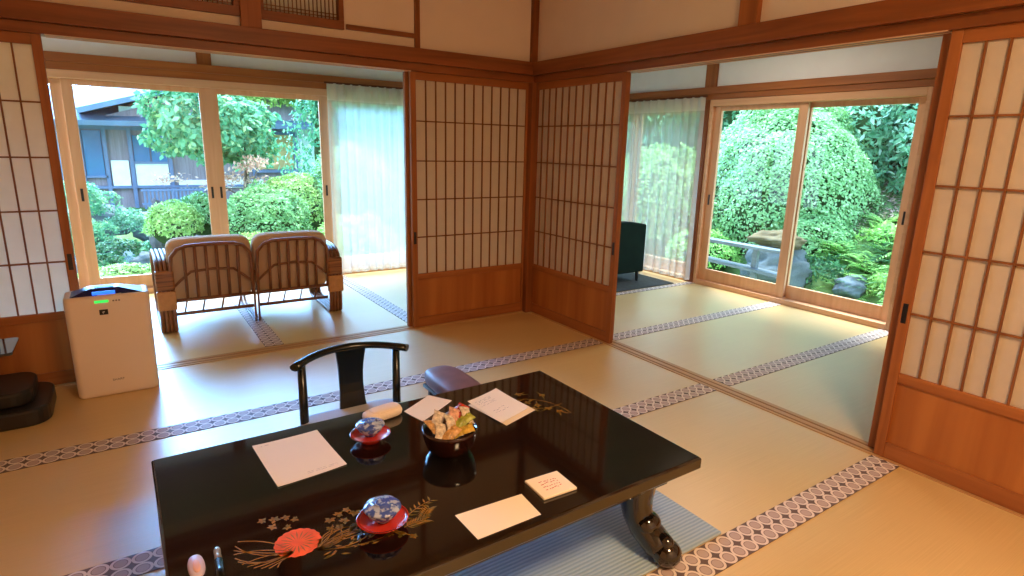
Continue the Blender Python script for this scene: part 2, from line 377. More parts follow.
# corner post, lintels (kamoi) and rails (nageshi)
def sbox(a, b, mat, label, bevel=.003):
    global k
    o = struct(MB().box(a, b).build('trim_%d' % k, M[mat], bevel=bevel), label); k += 1; return o
sbox((-.035, -.035, 0), (.105, .105, KZ), 'darkZ', 'square corner post between the two shoji walls')
sbox((LX, 0, KZ), (-.0, .105, NZ-.09), 'darkX', 'lintel beam above the shoji doors facing the garden house')
for nm_, bxs in (('X', [((-2.87, a_, KZ-.0025), (-.985, b_, KZ+.001)) for a_, b_ in ((.0, .015), (.047, .060), (.093, .105))]), ('Y', [((a_, -2.66, KZ-.0025), (b_, -.97, KZ+.001)) for a_, b_ in ((.0, .015), (.047, .060), (.093, .105))])):
    m = MB()
    for a_, b_ in bxs: m.box(a_, b_)
    struct(m.build('trim_%d' % k, M['pale'+nm_]), 'added ridges under the lintel, coloured pale for the light bounced onto them'); k += 1  # ridges added to show the lit underside; the light is in the pale colour
sbox((LX, -.032, NZ-.09), (-.032, 0, NZ), 'darkX', 'projecting rail along the wall above the garden side lintel')
sbox((0, SY, KZ), (.105, .105, NZ-.09), 'darkY', 'lintel beam above the shoji doors of the right hand side')
sbox((-.032, SY, NZ-.09), (0, -.0, NZ), 'darkY', 'projecting rail along the right hand wall')
# upper walls
wn_ = MB(); wn_.box((LX, .02, NZ-.09), (-2.0, .10, 2.0)); wn_.box((-1.43, .02, NZ-.09), (0, .10, CZ)); wn_.box((-2.0, .02, NZ-.09), (-1.43, .10, 2.0))
wn_.box((LX, .02, 2.42), (-1.43, .10, CZ))
struct(wn_.build('wall_north', M['plaster'], origin=(0, 0, 0)), 'white plaster wall above the garden side lintel')
struct(MB().box((.02, SY, NZ-.09), (.10, .02, CZ)).build('wall_east', M['plaster'], origin=(0, 0, 0)), 'white plaster wall above the right hand lintel')
struct(MB().box((LX-.1, SY, 0), (LX, NY+.06, CZ)).build('wall_west', M['plaster'], origin=(0, 0, 0)), 'plaster wall on the left')
struct(MB().box((LX-.1, SY-.1, 0), (EX+.1, SY, CZ)).build('wall_south', M['plaster'], origin=(0, 0, 0)), 'plaster wall behind the viewer')
c_ = MB(); c_.box((LX-.1, SY-.1, CZ), (.1, .1, CZ+.05)); struct(c_.build('ceiling', M['ceilwood'], origin=(0, 0, 0)), 'board ceiling of the main room')
c_ = MB(); c_.box((LX-.1, .1, 2.34), (EX+.1, NY+.1, 2.39)); c_.box((.1, SY-.1, 2.34), (EX+.1, .1, 2.39))
struct(c_.build('ceiling', M['ceildark'], origin=(0, 0, 0)), 'dark board ceiling over the window side strips')
# posts and thin strips on the upper walls
sbox((-1.995, -.02, NZ-.0), (-1.888, .11, CZ), 'woodZ', 'post on the upper wall between the two transom grilles')
sbox((-.012, -1.84, NZ), (.11, -1.735, CZ), 'woodZ', 'post on the upper right hand wall')
sbox((-.03, -.012, NZ), (.04, .04, CZ), 'darkZ', 'thin strip in the upper corner', .001)
sbox((-.95, .005, NZ), (-.915, .03, CZ), 'darkZ', 'thin upright strip on the upper wall right of the transom', .001)
sbox((-1.40, .002, 1.962), (-.95, .03, 1.990), 'darkX', 'thin rail running on right of the transom grille', .001)

# transom grilles (ranma)
def transom(name, x0, x1, label):
    e = empty(name, ((x0+x1)/2, 0, 1.955)); e['kind'] = 'structure'; e['label'] = label; c = (x0+x1)/2
    f = MB(); f.box((x0-c, .0, 0), (x1-c, .10, .05)); f.box((x0-c, 0, .445), (x1-c, .10, .47)); f.box((x0-c, 0, .05), (x0-c+.02, .10, .445)); f.box((x1-c-.03, 0, .05), (x1-c, .10, .445))
    f.build('transom_frame', M['darkX'], e, bevel=.002)
    g = MB(); n = int((x1-x0)/.026)
    for i in range(1, n): xx = x0-c+.02+(x1-x0-.05)*i/n; g.box((xx-.0022, .030, .05), (xx+.0022, .040, .445))
    for z in (.066, .084, .24, .258, .41, .428): g.box((x0-c+.02, .026, z-.002), (x1-c-.03, .034, z+.002))
    g.build('lattice', M['darkZ'], e)
    p = MB(); p.box((x0-c+.02, .052, .05), (x1-c-.03, .054, .445)); p.build('paper', M['paper'], e)
    return e
transom('trim_%d' % k, -1.888, -1.415, 'transom grille with fine upright bars right of the upper post'); k += 1
transom('trim_%d' % k, -2.75, -1.995, 'transom grille with fine upright bars left of the upper post'); k += 1
transom('trim_%d' % k, LX, -2.75, 'transom grille at the far left of the upper wall'); k += 1

# ------------------------------------------------------------------ shoji doors
SW = .975
def shoji(name, label, lattice=True):
    """local: x 0..SW along the wall, y 0..0.03 thickness, faces -y"""
    e = empty(name); e['kind'] = 'structure'; e['label'] = label
    T = .03; H = KZ; st = .04
    f = MB(); f.box((0, 0, .004), (st, T, H)); f.box((SW-st, 0, .004), (SW, T, H)); f.build('stile', M['woodZ'], e, bevel=.002)
    f = MB(); f.box((st, .002, .004), (SW-st, T-.002, .075)); f.box((st, .002, .355), (SW-st, T-.002, .398)); f.box((st, .002, H-.05), (SW-st, T-.002, H)); f.build('rail', M['woodX'], e, bevel=.002)
    MB().box((st, .012, .075), (SW-st, .018, .355)).build('lower_panel', M['board'], e)
    g = MB(); z0, z1 = .398, H-.05
    for i in range(1, 12):
        x = st+(SW-2*st)*i/12; g.box((x-.0037, .004, z0), (x+.0037, .014, z1))
    for i in range(1, 5):
        z = z0+(z1-z0)*i/5; g.box((st, .0035, z-.004), (SW-st, .0135, z+.004))
    g.build('lattice', M['kumiko'], e)
    MB().box((st, .0145, z0), (SW-st, .0152, z1)).build('paper', M['paper'], e)
    h = MB(); h.box((.010, -.0015, .615), (.030, .004, .70)); h.build('finger_pull', M['black'], e, bevel=.001)
    return e
def flip(e):   # finger pull on the other stile
    for ch in e.children:
        if ch.name.startswith('finger_pull'): ch.location.x = SW-.04
    return e
sh = shoji('door_1', 'shoji door left of the corner post, facing the viewer')
sh.location = (-.985, .016, 0)
def more_shoji(n, label, loc, rz, flipped=False):
    c = copy_tree(sh); c.name = 'door_%d' % n; c.location = loc; c.rotation_euler = (0, 0, rz); c['label'] = label
    if label.startswith('second'):
        for ch in list(c.children):
            if ch.name.startswith('finger_pull'): bpy.data.objects.remove(ch)
    return flip(c) if flipped else c
R90 = math.radians(-90)
more_shoji(2, 'second shoji door stacked behind the one left of the corner post', (-1.005, .062, 0), 0)
more_shoji(3, 'shoji door right of the corner post, seen at an angle', (.016, .020, 0), R90, True)
more_shoji(4, 'second shoji door stacked behind the one right of the corner post', (.062, .06, 0), R90, True)
more_shoji(5, 'tall shoji door at the right edge of the picture', (.016, -2.668, 0), R90)
more_shoji(6, 'second shoji door stacked behind the one at the right edge', (.062, -2.622, 0), R90)
more_shoji(7, 'shoji door at the left edge of the picture behind the air purifier', (-2.885-SW, .016, 0), 0, True)
# more_shoji(8, 'second shoji door stacked behind the one at the left edge', (-2.885-SW+.01, .062, 0), 0, True)
more_shoji(9, 'shoji door out of view beyond the right edge', (.016, -3.64, 0), R90, True)
struct(MB().box((.016, SY, 0), (.09, -4.6, KZ)).build('wall_southeast', M['plaster']), 'short plaster wall beyond the right hand shoji doors')

# ------------------------------------------------------------------ windows: pale frames, four / two sliding sashes
DW = 1.0
def sash(parent, w, mats=('paleX', 'paleZ'), pull=None, st=None):
    """local x 0..w, y 0..0.03"""
    o = empty('sash'); o.parent = parent; st = st or .07
    f = MB(); f.box((0, 0, .045), (st, .03, 1.715)); f.box((w-st, 0, .045), (w, .03, 1.715)); f.box((st, .001, .045), (w-st, .029, .160)); f.box((st, .001, 1.672), (w-st, .029, 1.715))
    f.build('sash_frame', M[mats[1]], o, bevel=.003)
    MB().box((st, .013, .160), (w-st, .017, 1.672)).build('pane', M['glass'], o)
    if pull is not None:
        for side in pull:
            hx = .036 if side == 'l' else w-.036
            h = MB(); h.box((hx-.009, -.004, .79), (hx+.009, .004, .89)); h.build('pull_handle', M['black'], o, bevel=.002)
    return o
def window(name, label, loc, rz, n, pulls, y_tracks, total=None, st=None, offs=None):
    e = empty(name, loc, rz); e['kind'] = 'structure'; e['label'] = label; W = total or n*DW
    f = MB(); f.box((0, -.04, 0), (W, .09, .045)); f.box((0, -.04, 1.715), (W, .09, 1.775)); f.box((-.03, -.04, 0), (0, .09, 1.775)); f.box((W, -.04, 0), (W+.03, .09, 1.775))
    f.build('window_frame', M['paleX'], e, bevel=.003)
    for i in range(n):
        ox, ow = offs[i] if offs else (i*(W/n), DW+.002 if total is None else W/n+.03)
        s = sash(e, ow, pull=pulls[i], st=st); s.location = (ox, y_tracks[i], 0)
    return e
win1 = window('window_1', 'four pane sliding window towards the neighbouring house', (-1.93-2*DW, NY, 0), 0, 4, ['l', 'lr', 'lr', 'r'], [.045, 0, 0, .045], st=.072)
win2 = window('window_2', 'two pane sliding window towards the azalea bank', (EX, .035, 0), R90, 2, ['l', 'l'], [.0, .045], total=1.80, st=.08, offs=[(0, .925), (.85, .95)])
win3 = window('window_3', 'sliding window behind the curtain of the right hand strip', (EX, 2.0, 0), R90, 2, ['l', 'r'], [0, .045], total=1.83)
# extra pull on the closing stile of window_2
h = MB(); h.box((1.752, .040, .80), (1.770, .046, .90)); h.build('pull_handle', M['black'], win2, bevel=.002)
# engawa outer walls with head rails and posts
sbox((LX, NY-.05, 1.775), (EX, NY+.06, 1.83), 'woodX', 'head rail above the garden side window')
sbox((LX, NY-.065, 1.83), (EX, NY+.06, 1.895), 'woodX', 'upper head rail above the garden side window')
sbox((EX-.05, SY, 1.775), (EX+.06, NY-.05, 1.825), 'woodY', 'dark curtain track rail above the right hand window')
sbox((EX-.065, SY, 1.825), (EX+.06, NY-.065, 1.89), 'woodY', 'head rail above the right hand window')
o_ = MB(); o_.box((LX, NY+.0, 1.895), (EX, NY+.06, 2.35)); o_.box((.10, NY, 0), (EX+.06, NY+.06, 1.775)); o_.box((LX, NY, 0), (-3.82, NY+.06, 1.775))
struct(o_.build('wall_garden_side', M['plaster_white'], origin=(0, 0, 0)), 'white plaster wall around the garden side window')
o_ = MB(); o_.box((EX, SY, 1.89), (EX+.06, NY, 2.35)); o_.box((EX, SY, 0), (EX+.06, -1.85, 1.775))
struct(o_.build('wall_bank_side', M['plaster_white'], origin=(0, 0, 0)), 'white plaster wall around the window to the azalea bank')
sbox((-1.995, NY-.03, 1.895), (-1.885, NY+.06, 2.34), 'woodZ', 'short post above the garden side window')
sbox((EX-.03, .035, 1.89), (EX+.06, .155, 2.34), 'woodZ', 'short post above the right hand window')
sbox((EX-.05, .07, 0), (EX+.06, .165, 1.775), 'darkZ', 'post between the curtain and the right hand window')
sbox((EX-.04, -1.90, 0), (EX+.06, -1.795, 1.775), 'paleZ', 'pale jamb at the right end of the right hand window')

# ------------------------------------------------------------------ curtains
def curtain(name, length, z0, z1, label, pleats, seed, split=1.675):
    e = empty(name); tag(e, label, 'curtain'); rnd = random.Random(seed)
    nx = pleats*10; nz = 12
    ph = [rnd.uniform(-.5, .5) for _ in range(pleats+1)]
    def sheet(za, zb, rows, nm, mat):
        m = MB(); V = []; F = []
        for i in range(rows+1):
            z = za+(zb-za)*i/rows; t = (z-z0)/(z1-z0); amp = .026*(1-.45*t)
            for j in range(nx+1):
                u = j/nx; a = 2*math.pi*u*pleats; pi_ = min(int(u*pleats), pleats-1)
                x = u*length+.012*math.sin(a*.5+ph[pi_])*(1-t); y = amp*(math.sin(a+.6*math.sin(u*19+seed))+.25*math.sin(2.3*a+seed))
                V.append((x, y, z))
        for i in range(rows):
            for j in range(nx):
                a = i*(nx+1)+j; F.append((a, a+1, a+nx+2, a+nx+1))
        m.add(V, F, 0, True); return m.build(nm, mat, e)
    sheet(z0, split, nz, 'drape', M['curtain']); sheet(split, z1, 3, 'heading', M['curtain_head'])
    sheet(z0-.001, z0+.03, 1, 'hem', M['curtain_head'])
    r = MB(); r.box((-.02, -.008, z1-.004), (length+.02, .008, z1+.012)); r.build('curtain_rail', M['groove'], e)
    return e
c1 = curtain('sheer_curtain', 1.02, .03, 1.825, 'white sheer pleated curtain at the right end of the garden side window', 12, 3)
c1.location = (-.95, NY-.10, 0)
c2 = curtain('sheer_curtain', 1.82, .03, 1.80, 'white sheer pleated curtain left of the azalea window, behind the green armchair', 17, 8)
c2.location = (EX-.10, 1.90, 0); c2.rotation_euler = (0, 0, R90)

# ------------------------------------------------------------------ low lacquer table
TX0, TX1, TY0, TY1, TZ = -2.668, -1.203, -2.668, -1.798, .345
tb = empty('low_table', ((TX0+TX1)/2, (TY0+TY1)/2, 0), label='large glossy black lacquer low table with gold and orange flower inlay', cat='table')
tl = lambda x, y, z: (x-(TX0+TX1)/2, y-(TY0+TY1)/2, z)
hx, hy = (TX1-TX0)/2, (TY1-TY0)/2
m = MB(); ch = .012
def ring(ins, z): return [(-hx+ins, -hy+ins, z), (hx-ins, -hy+ins, z), (hx-ins, hy-ins, z), (-hx+ins, hy-ins, z)]
lv = [ring(.006, TZ-.045), ring(0, TZ-.038), ring(0, TZ-.006), ring(.006, TZ)]
m.add(sum(lv, []), [(3, 2, 1, 0), (12, 13, 14, 15)]+[(4*i+j, 4*i+(j+1) % 4, 4*i+4+(j+1) % 4, 4*i+4+j) for i in range(3) for j in range(4)])
m.build('table_top', M['lacquer'], tb, bevel=.002)
a = MB(); q = .075
for (p0, p1) in (((-hx+q, -hy+q), (hx-q, -hy+q)), ((-hx+q, hy-q), (hx-q, hy-q))): a.box((p0[0], p0[1]-.012, TZ-.105), (p1[0], p1[1]+.012, TZ-.045))
for x in (-hx+q, hx-q): a.box((x-.012, -hy+q, TZ-.105), (x+.012, hy-q, TZ-.045))
a.build('apron', M['lacquer'], tb, bevel=.004)
def table_leg(sx_, sy_):
    m = MB(); prof = [(.00, .305, .064), (-.004, .25, .062), (-.006, .19, .056), (.004, .14, .050), (.030, .10, .050), (.062, .076, .050), (.085, .060, .050), (.105, .050, .044)]
    bx, by = sx_*(hx-.155), sy_*(hy-.115); dx, dy = sx_*.22, sy_*.85
    pts = [(bx+dx*o*1.15, by+dy*o*1.15, z) for o, z, r in prof]; m.tube(pts, [r for _, _, r in prof], n=12, up=(1, 0, 0))
    ex, ey = bx+dx*.12, by+dy*.12
    m.sell((ex+dx*.012, ey+dy*.012, .044), (.050, .050, .044), 1.0)
    m.sell((bx+dx*.04, by+dy*.04, .115), (.048, .052, .040), .9)
    m.sell((bx+dx*.10, by+dy*.10, .085), (.026, .056, .026), .8)
    o = m.build('leg', M['lacquer'], tb); return o
for s1 in (-1, 1):
    for s2 in (-1, 1): table_leg(s1, s2)
# inlay
def inlay_shapes():
    zt = TZ+.0006
    fm = MB(); cx, cy = -2.392, -2.418; n = 84
    out = []
    for i in range(n):
        aa = 2*math.pi*i/n; rr = .052*(1+.06*abs(math.sin(aa*9))); out.append((cx+rr*math.cos(aa), cy+rr*math.sin(aa)))
    fm.add([tl(x, y, zt) for x, y in out], [tuple(range(n))]); fm.build('flower_inlay', M['orange'], tb)
    pm = MB()
    for i in range(18):
        aa = 2*math.pi*i/18; c_, s_ = math.cos(aa), math.sin(aa)
        pts = [(.012, 0), (.030, .0018), (.044, 0), (.030, -.0018)]
        pm.add([tl(cx+u*c_-v*s_, cy+u*s_+v*c_, zt+.0004) for u, v in pts], [(0, 1, 2, 3)])
    pm.build('petal_lines_inlay', M['gold'], tb)
    g = MB(); rnd = random.Random(5)
    def leaf(x, y, ang, L, W):
        pts = [(0, 0), (L*.4, W/2), (L, 0), (L*.4, -W/2)]; c_, s_ = math.cos(ang), math.sin(ang)
        g.add([tl(x+u*c_-v*s_, y+u*s_+v*c_, zt) for u, v in pts], [(0, 1, 2, 3)], rnd.randint(0, 1))
    def stem(pts, w=.0016):
        P = []
        for i in range(len(pts)-1):
            (x0, y0), (x1, y1) = pts[i], pts[i+1]; dx, dy = x1-x0, y1-y0; l = math.hypot(dx, dy) or 1; nx, ny = -dy/l*w, dx/l*w
            g.add([tl(x0-nx, y0-ny, zt), tl(x1-nx, y1-ny, zt), tl(x1+nx, y1+ny, zt), tl(x0+nx, y0+ny, zt)], [(0, 1, 2, 3)], 0)
    def blossom(x, y, r):
        for q_ in range(5): leaf(x, y, q_*2*math.pi/5+rnd.random(), r, r*.7)
    def curve(x0, y0, x1, y1, b):
        P = []
        for i in range(9):
            t = i/8; nx, ny = -(y1-y0), (x1-x0); P.append((x0+(x1-x0)*t+nx*b*4*t*(1-t), y0+(y1-y0)*t+ny*b*4*t*(1-t)))
        stem(P); return P
    for (x, y, r) in ((-2.447, -2.285, .014), (-2.42, -2.298, .017), (-2.395, -2.303, .014), (-2.43, -2.325, .015), (-2.375, -2.322, .013), (-2.40, -2.345, .013)): blossom(x, y, r)
    g.build('blossom_sprig_inlay', [M['gold'], M['goldpale']], tb); g = MB()
    for (x, y, r) in (
                      (-2.30, -2.371, .016), (-2.275, -2.36, .015), (-2.25, -2.352, .014), (-2.235, -2.375, .018), (-2.216, -2.398, .014), (-2.27, -2.395, .016), (-2.25, -2.425, .015), (-2.31, -2.405, .012)):
        blossom(x, y, r)
    g.build('blossom_cluster_inlay', [M['gold'], M['goldpale']], tb); g = MB()
    for i in range(12):
        aa_ = math.radians(150+9*i); P = curve(-2.41, -2.45, -2.41+.12*math.cos(aa_), -2.44+.10*math.sin(aa_)+.05, rnd.uniform(-.15, .2))
    g.build('grass_fan_inlay', [M['gold'], M['goldpale']], tb); g = MB()
    for i in range(14):
        P = curve(-2.36, -2.47, -2.30+.012*i, -2.41-.011*i+.02*rnd.random(), rnd.uniform(-.35, .35))
        if i % 2: blossom(P[-1][0], P[-1][1], .012)
    for i in range(40):
        x, y = rnd.uniform(-2.36, -2.20), rnd.uniform(-2.52, -2.43); leaf(x, y, rnd.uniform(-.6, 1.2), rnd.uniform(.012, .026), .007)
    g.build('gold_plant_inlay', [M['gold'], M['goldpale']], tb); g = MB()
    for (sx0, sy0, sx1, sy1) in ((-2.16, -2.49, -2.045, -2.43), (-2.15, -2.50, -2.09, -2.50), (-2.10, -2.50, -2.06, -2.46)):
        P = curve(sx0, sy0, sx1, sy1, .08); ang = math.atan2(sy1-sy0, sx1-sx0)
        for (x, y) in P[1:]:
            leaf(x, y, ang+.9, .024, .006); leaf(x, y, ang-.9, .024, .006)
    g.build('fern_spray_inlay', [M['gold'], M['goldpale']], tb); g = MB()
    for (bx_, by_) in ((-1.48, -2.02), (-1.45, -2.05), (-1.43, -2.09), (-1.41, -2.13), (-1.46, -2.10), (-1.39, -2.17), (-1.36, -2.02), (-1.44, -1.97)):
        blossom(bx_, by_, .017); leaf(bx_, by_, rnd.uniform(0, 6), .04, .006); leaf(bx_, by_, rnd.uniform(0, 6), .045, .006)
    curve(-1.50, -1.99, -1.36, -2.20, .2); curve(-1.50, -2.05, -1.34, -2.12, -.2)
    g.build('far_corner_inlay', [M['gold'], M['goldpale']], tb)
inlay_shapes()

# rug under the table
rg = MB(); rg.box((-2.62, -2.668, .0005), (-1.046, -1.60, .012)); o = rg.build('rug', M['rug'], bevel=.004); tag(o, 'blue grey ribbed rug spread under the black low table', 'rug')

# ------------------------------------------------------------------ things on the table
def sheet(name, pts, z, mat, label, cat, group=None, th=.0006, curl=0.0):
    """four corner paper sheet on the table"""
    cx = sum(p[0] for p in pts)/4; cy = sum(p[1] for p in pts)/4
    e = MB(); n = 6; V = []
    for i in range(n+1):
        for j in range(n+1):
            u, v = i/n, j/n
            x = (1-u)*(1-v)*pts[0][0]+u*(1-v)*pts[1][0]+u*v*pts[2][0]+(1-u)*v*pts[3][0]; y = (1-u)*(1-v)*pts[0][1]+u*(1-v)*pts[1][1]+u*v*pts[2][1]+(1-u)*v*pts[3][1]
            V.append((x, y, z+th+curl*(abs(u-.5)*2)**3*(abs(v-.5)*2)**2))
    o_ = len(V); V2 = [(x, y, zz-th) for x, y, zz in V]
    F = []
    for i in range(n):
        for j in range(n):
            a = i*(n+1)+j; F.append((a, a+n+1, a+n+2, a+1)); F.append((a+o_, a+1+o_, a+n+2+o_, a+n+1+o_))
    rim = [i*(n+1) for i in range(n+1)]+[n*(n+1)+j for j in range(1, n+1)]+[i*(n+1)+n for i in range(n-1, -1, -1)]+[j for j in range(n-1, 0, -1)]
    for a_, b_ in zip(rim, rim[1:]+rim[:1]): F.append((a_, a_+o_, b_+o_, b_))
    e.add(V+V2, F); o = e.build(name, mat); tag(o, label, cat, group); return o
def lines_on(parent, pts, rows, mat, name, z, wdt=.0012, u0=.12, u1=.85, jitter=0, seed=1, dash=True):
    rnd = random.Random(seed); g = MB(); lx, ly, lz = parent.location
    def at(u, v): return ((1-u)*(1-v)*pts[0][0]+u*(1-v)*pts[1][0]+u*v*pts[2][0]+(1-u)*v*pts[3][0]-lx, (1-u)*(1-v)*pts[0][1]+u*(1-v)*pts[1][1]+u*v*pts[2][1]+(1-u)*v*pts[3][1]-ly)
    for v in rows:
        u = u0
        while u < u1:
            du = rnd.uniform(.03, .09) if dash else (u1-u0); vv = v+rnd.uniform(-jitter, jitter)
            A, B = at(u, vv), at(min(u+du, u1), vv+rnd.uniform(-jitter, jitter)*.6); dv = wdt
            g.add([(A[0], A[1]-dv, z-lz), (B[0], B[1]-dv, z-lz), (B[0], B[1]+dv, z-lz), (A[0], A[1]+dv, z-lz)], [(0, 1, 2, 3)]); u += du+rnd.uniform(.01, .05)
    return g.build(name, mat, parent)
Z0 = TZ+.0012
p = [(-2.396, -1.872), (-2.191, -1.868), (-2.176, -2.133), (-2.379, -2.152)]
o = sheet('paper_sheet', p, Z0, M['paperwhite'], 'large blank white sheet of paper lying left on the black table', 'paper', 'paper sheets on the table', curl=.002)
lines_on(o, p, (.07,), M['ink'], 'printed_text', Z0+.0016, .0008, .08, .22, .002, 3); lines_on(o, p, (.90, .93), M['ink'], 'printed_text', Z0+.0016, .0005, .45, .9, .002, 4)
p = [(-2.018, -2.525), (-1.813, -2.536), (-1.822, -2.641), (-2.016, -2.641)]
sheet('paper_sheet', p, Z0, M['paperwhite'], 'blank cream paper strip near the table edge closest to the viewer', 'paper', 'paper sheets on the table')
p = [(-1.883, -1.884), (-1.743, -1.800), (-1.688, -1.889), (-1.858, -1.992)]
sheet('paper_sheet', p, Z0, M['paperwhite'], 'small blank white sheet lying behind the snack bowl', 'paper', 'paper sheets on the table', curl=.001)
p2 = [(-1.655, -1.956), (-1.485, -1.905), (-1.462, -2.118), (-1.622, -2.168)]
sheet('paper_sheet', p2, Z0, M['paperwhite'], 'lower sheet of the stacked handwritten papers at the far right of the table', 'paper', 'paper sheets on the table')
p = [(-1.648, -1.936), (-1.488, -1.886), (-1.472, -2.096), (-1.634, -2.150)]
o = sheet('paper_sheet', p, Z0+.0035, M['paperwhite'], 'upper sheet with handwriting of the stacked papers at the far right of the table', 'paper', 'paper sheets on the table', curl=.003)
lines_on(o, p, (.16, .22, .28, .36), M['ink'], 'handwriting', Z0+.0068, .0008, .1, .6, .02, 9); lines_on(o, p, (.62, .7), M['ink'], 'handwriting', Z0+.0068, .0008, .2, .6, .02, 10)
p = [(-1.776, -2.491), (-1.662, -2.505), (-1.662, -2.597), (-1.778, -2.6)]
cardm = MB(); cardm.box((-1.776, -2.598, TZ+.001), (-1.662, -2.497, TZ+.009)); card = cardm.build('paper_packet', M['paperwhite'], bevel=.002)
card.rotation_euler = (0, 0, math.radians(-3)); tag(card, 'small white paper packet with red print at the right table edge', 'packet')
lines_on(card, p, (.30, .42, .56, .68), M['redink'], 'red_print', TZ+.0094, .0016, .25, .75, .03, 12)
# folded towel
tw = MB(); tw.sell((0, 0, .017), (.072, .036, .017), .55, 20, 10); tw.sell((.01, 0, .030), (.058, .030, .008), .6, 20, 8)
o = tw.build('hand_towel', M['towel']); o.location = (-1.965, -1.885, TZ); o.rotation_euler = (0, 0, math.radians(8)); tag(o, 'rolled cream hand towel behind the far teacup', 'towel')

# teacups on red saucers
def tea_set():
    s = MB(); s.lathe([(0, .0), (.030, .0), (.032, .012), (.030, .018), (.052, .021), (.063, .028), (.065, .0285), (.054, .025), (.030, .0215), (0, .021)], n=36)
    sa = s.build('saucer', M['redlac'], origin=(0, 0, 0))
    c = empty('teacup'); b = MB(); b.lathe([(0, 0), (.019, 0), (.020, .005), (.030, .012), (.036, .018), (.0435, .034), (.0425, .034), (.035, .020), (.0, .010)], n=36); b.build('cup_body', M['porcelain'], c)
    l = MB(); l.lathe([(.0455, 0), (.0475, .002), (.045, .006), (.034, .010), (.019, .0115), (.019, .0150), (.020, .0165), (.015, .0165), (0, .0145)], n=36); lo = l.build('lid', M['porcelain'], c); lo.location = (0, 0, .034)
    return sa, c
sa, cu = tea_set()
for i, (x, y, ls, lc) in enumerate(((-2.062, -2.026, 'red lacquer saucer under the teacup beside the hand towel', 'blue and white lidded teacup farther away beside the hand towel'),
                                    (-2.195, -2.470, 'red lacquer saucer under the teacup beside the gold inlay', 'blue and white lidded teacup nearer the viewer among the gold inlay'))):
    s_ = sa if i == 0 else copy_tree(sa); c_ = cu if i == 0 else copy_tree(cu)
    s_.location = (x, y, TZ+.0005); c_.location = (x, y, TZ+.0222); tag(s_, ls, 'saucer', 'tea saucers'); tag(c_, lc, 'teacup', 'lidded teacups')
    if i: c_.rotation_euler = (0, 0, 2.1)

# snack bowl
BX, BY = -1.868, -2.212
b = MB(); b.lathe([(0, 0), (.060, 0), (.064, .006), (.074, .020), (.082, .042), (.086, .066), (.088, .080), (.0855, .081), (.081, .060), (.068, .030), (0, .020)], n=40)
bw = b.build('snack_bowl', M['brownlac'], origin=(0, 0, 0)); bw.location = (BX, BY, TZ+.0005); tag(bw, 'dark red brown lacquer bowl heaped with wrapped snacks', 'bowl')
SN = {'white': srgb(206, 190, 170), 'tan': srgb(190, 146, 92), 'yellow': srgb(196, 160, 64), 'red': srgb(170, 44, 22), 'pink': srgb(206, 156, 132), 'green': srgb(150, 156, 60), 'brown': srgb(112, 68, 38)}
SM = {kk: plain('wrapper_'+kk, v, .22, .6, var=.42, scale=85, bump=.5, bscale=140) for kk, v in SN.items()}
def snack(mat, L, W, H):
    m = MB(); n = 12; V = []; F = []
    for side in (1, -1):
        for i in range(n+1):
            for j in range(7):
                u = i/n*2-1; v = j/6*2-1; h = max(0, (1-abs(u)**4))*(1-abs(v)**2.2)
                V.append((u*L/2+.0012*math.sin(v*9)*(abs(u) > .8), v*W/2*(.86+.14*abs(u)**3), side*(h*H/2+.0003)+.0016*math.sin(u*13+v*5)*math.cos(v*7-u*3)))
    for s_ in (0, 1):
        o_ = s_*(n+1)*7
        for i in range(n):
            for j in range(6):
                a = o_+i*7+j; F.append((a, a+7, a+8, a+1) if s_ == 0 else (a, a+1, a+8, a+7))
    m.add(V, F, 0, True); return m.build('wrapped_snack', mat, origin=(0, 0, 0))
rnd = random.Random(11)
spec = [('white', -.045, -.02, .080, 60, 50, 'at the left front of the bowl'), ('tan', -.02, -.045, .078, 20, 40, 'at the front of the bowl, low down'),
        ('yellow', .028, -.048, .080, -20, 30, 'at the front right of the bowl'), ('white', .0, -.010, .094, 75, 55, 'standing in the middle of the bowl'),
        ('pink', .022, .015, .104, 50, 50, 'leaning behind the middle of the bowl'), ('red', .058, .035, .108, 30, 30, 'at the far right rim of the bowl'),
        ('green', .050, -.012, .096, 10, 35, 'at the right side of the bowl'), ('tan', -.055, .020, .084, 100, 35, 'at the far left rim of the bowl'),
        ('white', .070, .005, .104, 80, 45, 'leaning over the right rim of the bowl'), ('brown', -.012, .045, .086, 15, 25, 'at the back of the bowl'),
        ('white', -.03, .035, .096, 45, 50, 'in the left back of the bowl'), ('pink', .035, .055, .094, 0, 30, 'at the right back of the bowl')]
for kk, dx, dy, dz, az, tilt, where in spec:
    o = snack(SM[kk], .066, .042, .018); o.location = (BX+dx*.9, BY+dy*.9, TZ+dz); o.rotation_euler = (math.radians(tilt*.5), math.radians(-tilt*.62), math.radians(az))
    tag(o, '%s wrapped snack %s' % ({'tan': 'tan', 'white': 'silvery white'}.get(kk, kk), where), 'snack', 'wrapped snacks in the bowl')

# small things at the near left of the table
e = empty('oval_case', (-2.608, -2.385, TZ), label='pale lilac oval case near the bottom left corner of the table', cat='case')
m = MB(); m.sell((0, -.012, .010), (.0175, .042, .010), .85, 28, 8); m.build('case_body', M['lilac'], e); m = MB(); m.sell((0, -.018, .0175), (.009, .026, .0030), .9, 24, 6); m.build('case_centre', M['rose'], e)
e = empty('pen_bottle', (-2.561, -2.356, TZ+.0100), label='slim dark tube with a silver ribbed cap right of the lilac oval case', cat='tube')
e.rotation_euler = (0, 0, math.radians(-3))
m = MB(); m.tube([(0, -.045, 0), (0, -.14, 0)], .0095, 14); m.build('tube_body', M['chairblack'], e)
m = MB(); pts = [(0, -.045+.0055*i, 0) for i in range(9)]; m.tube(pts, [.0078 if i % 4 else .0064 for i in range(9)], 14); m.build('cap', M['silver'], e)

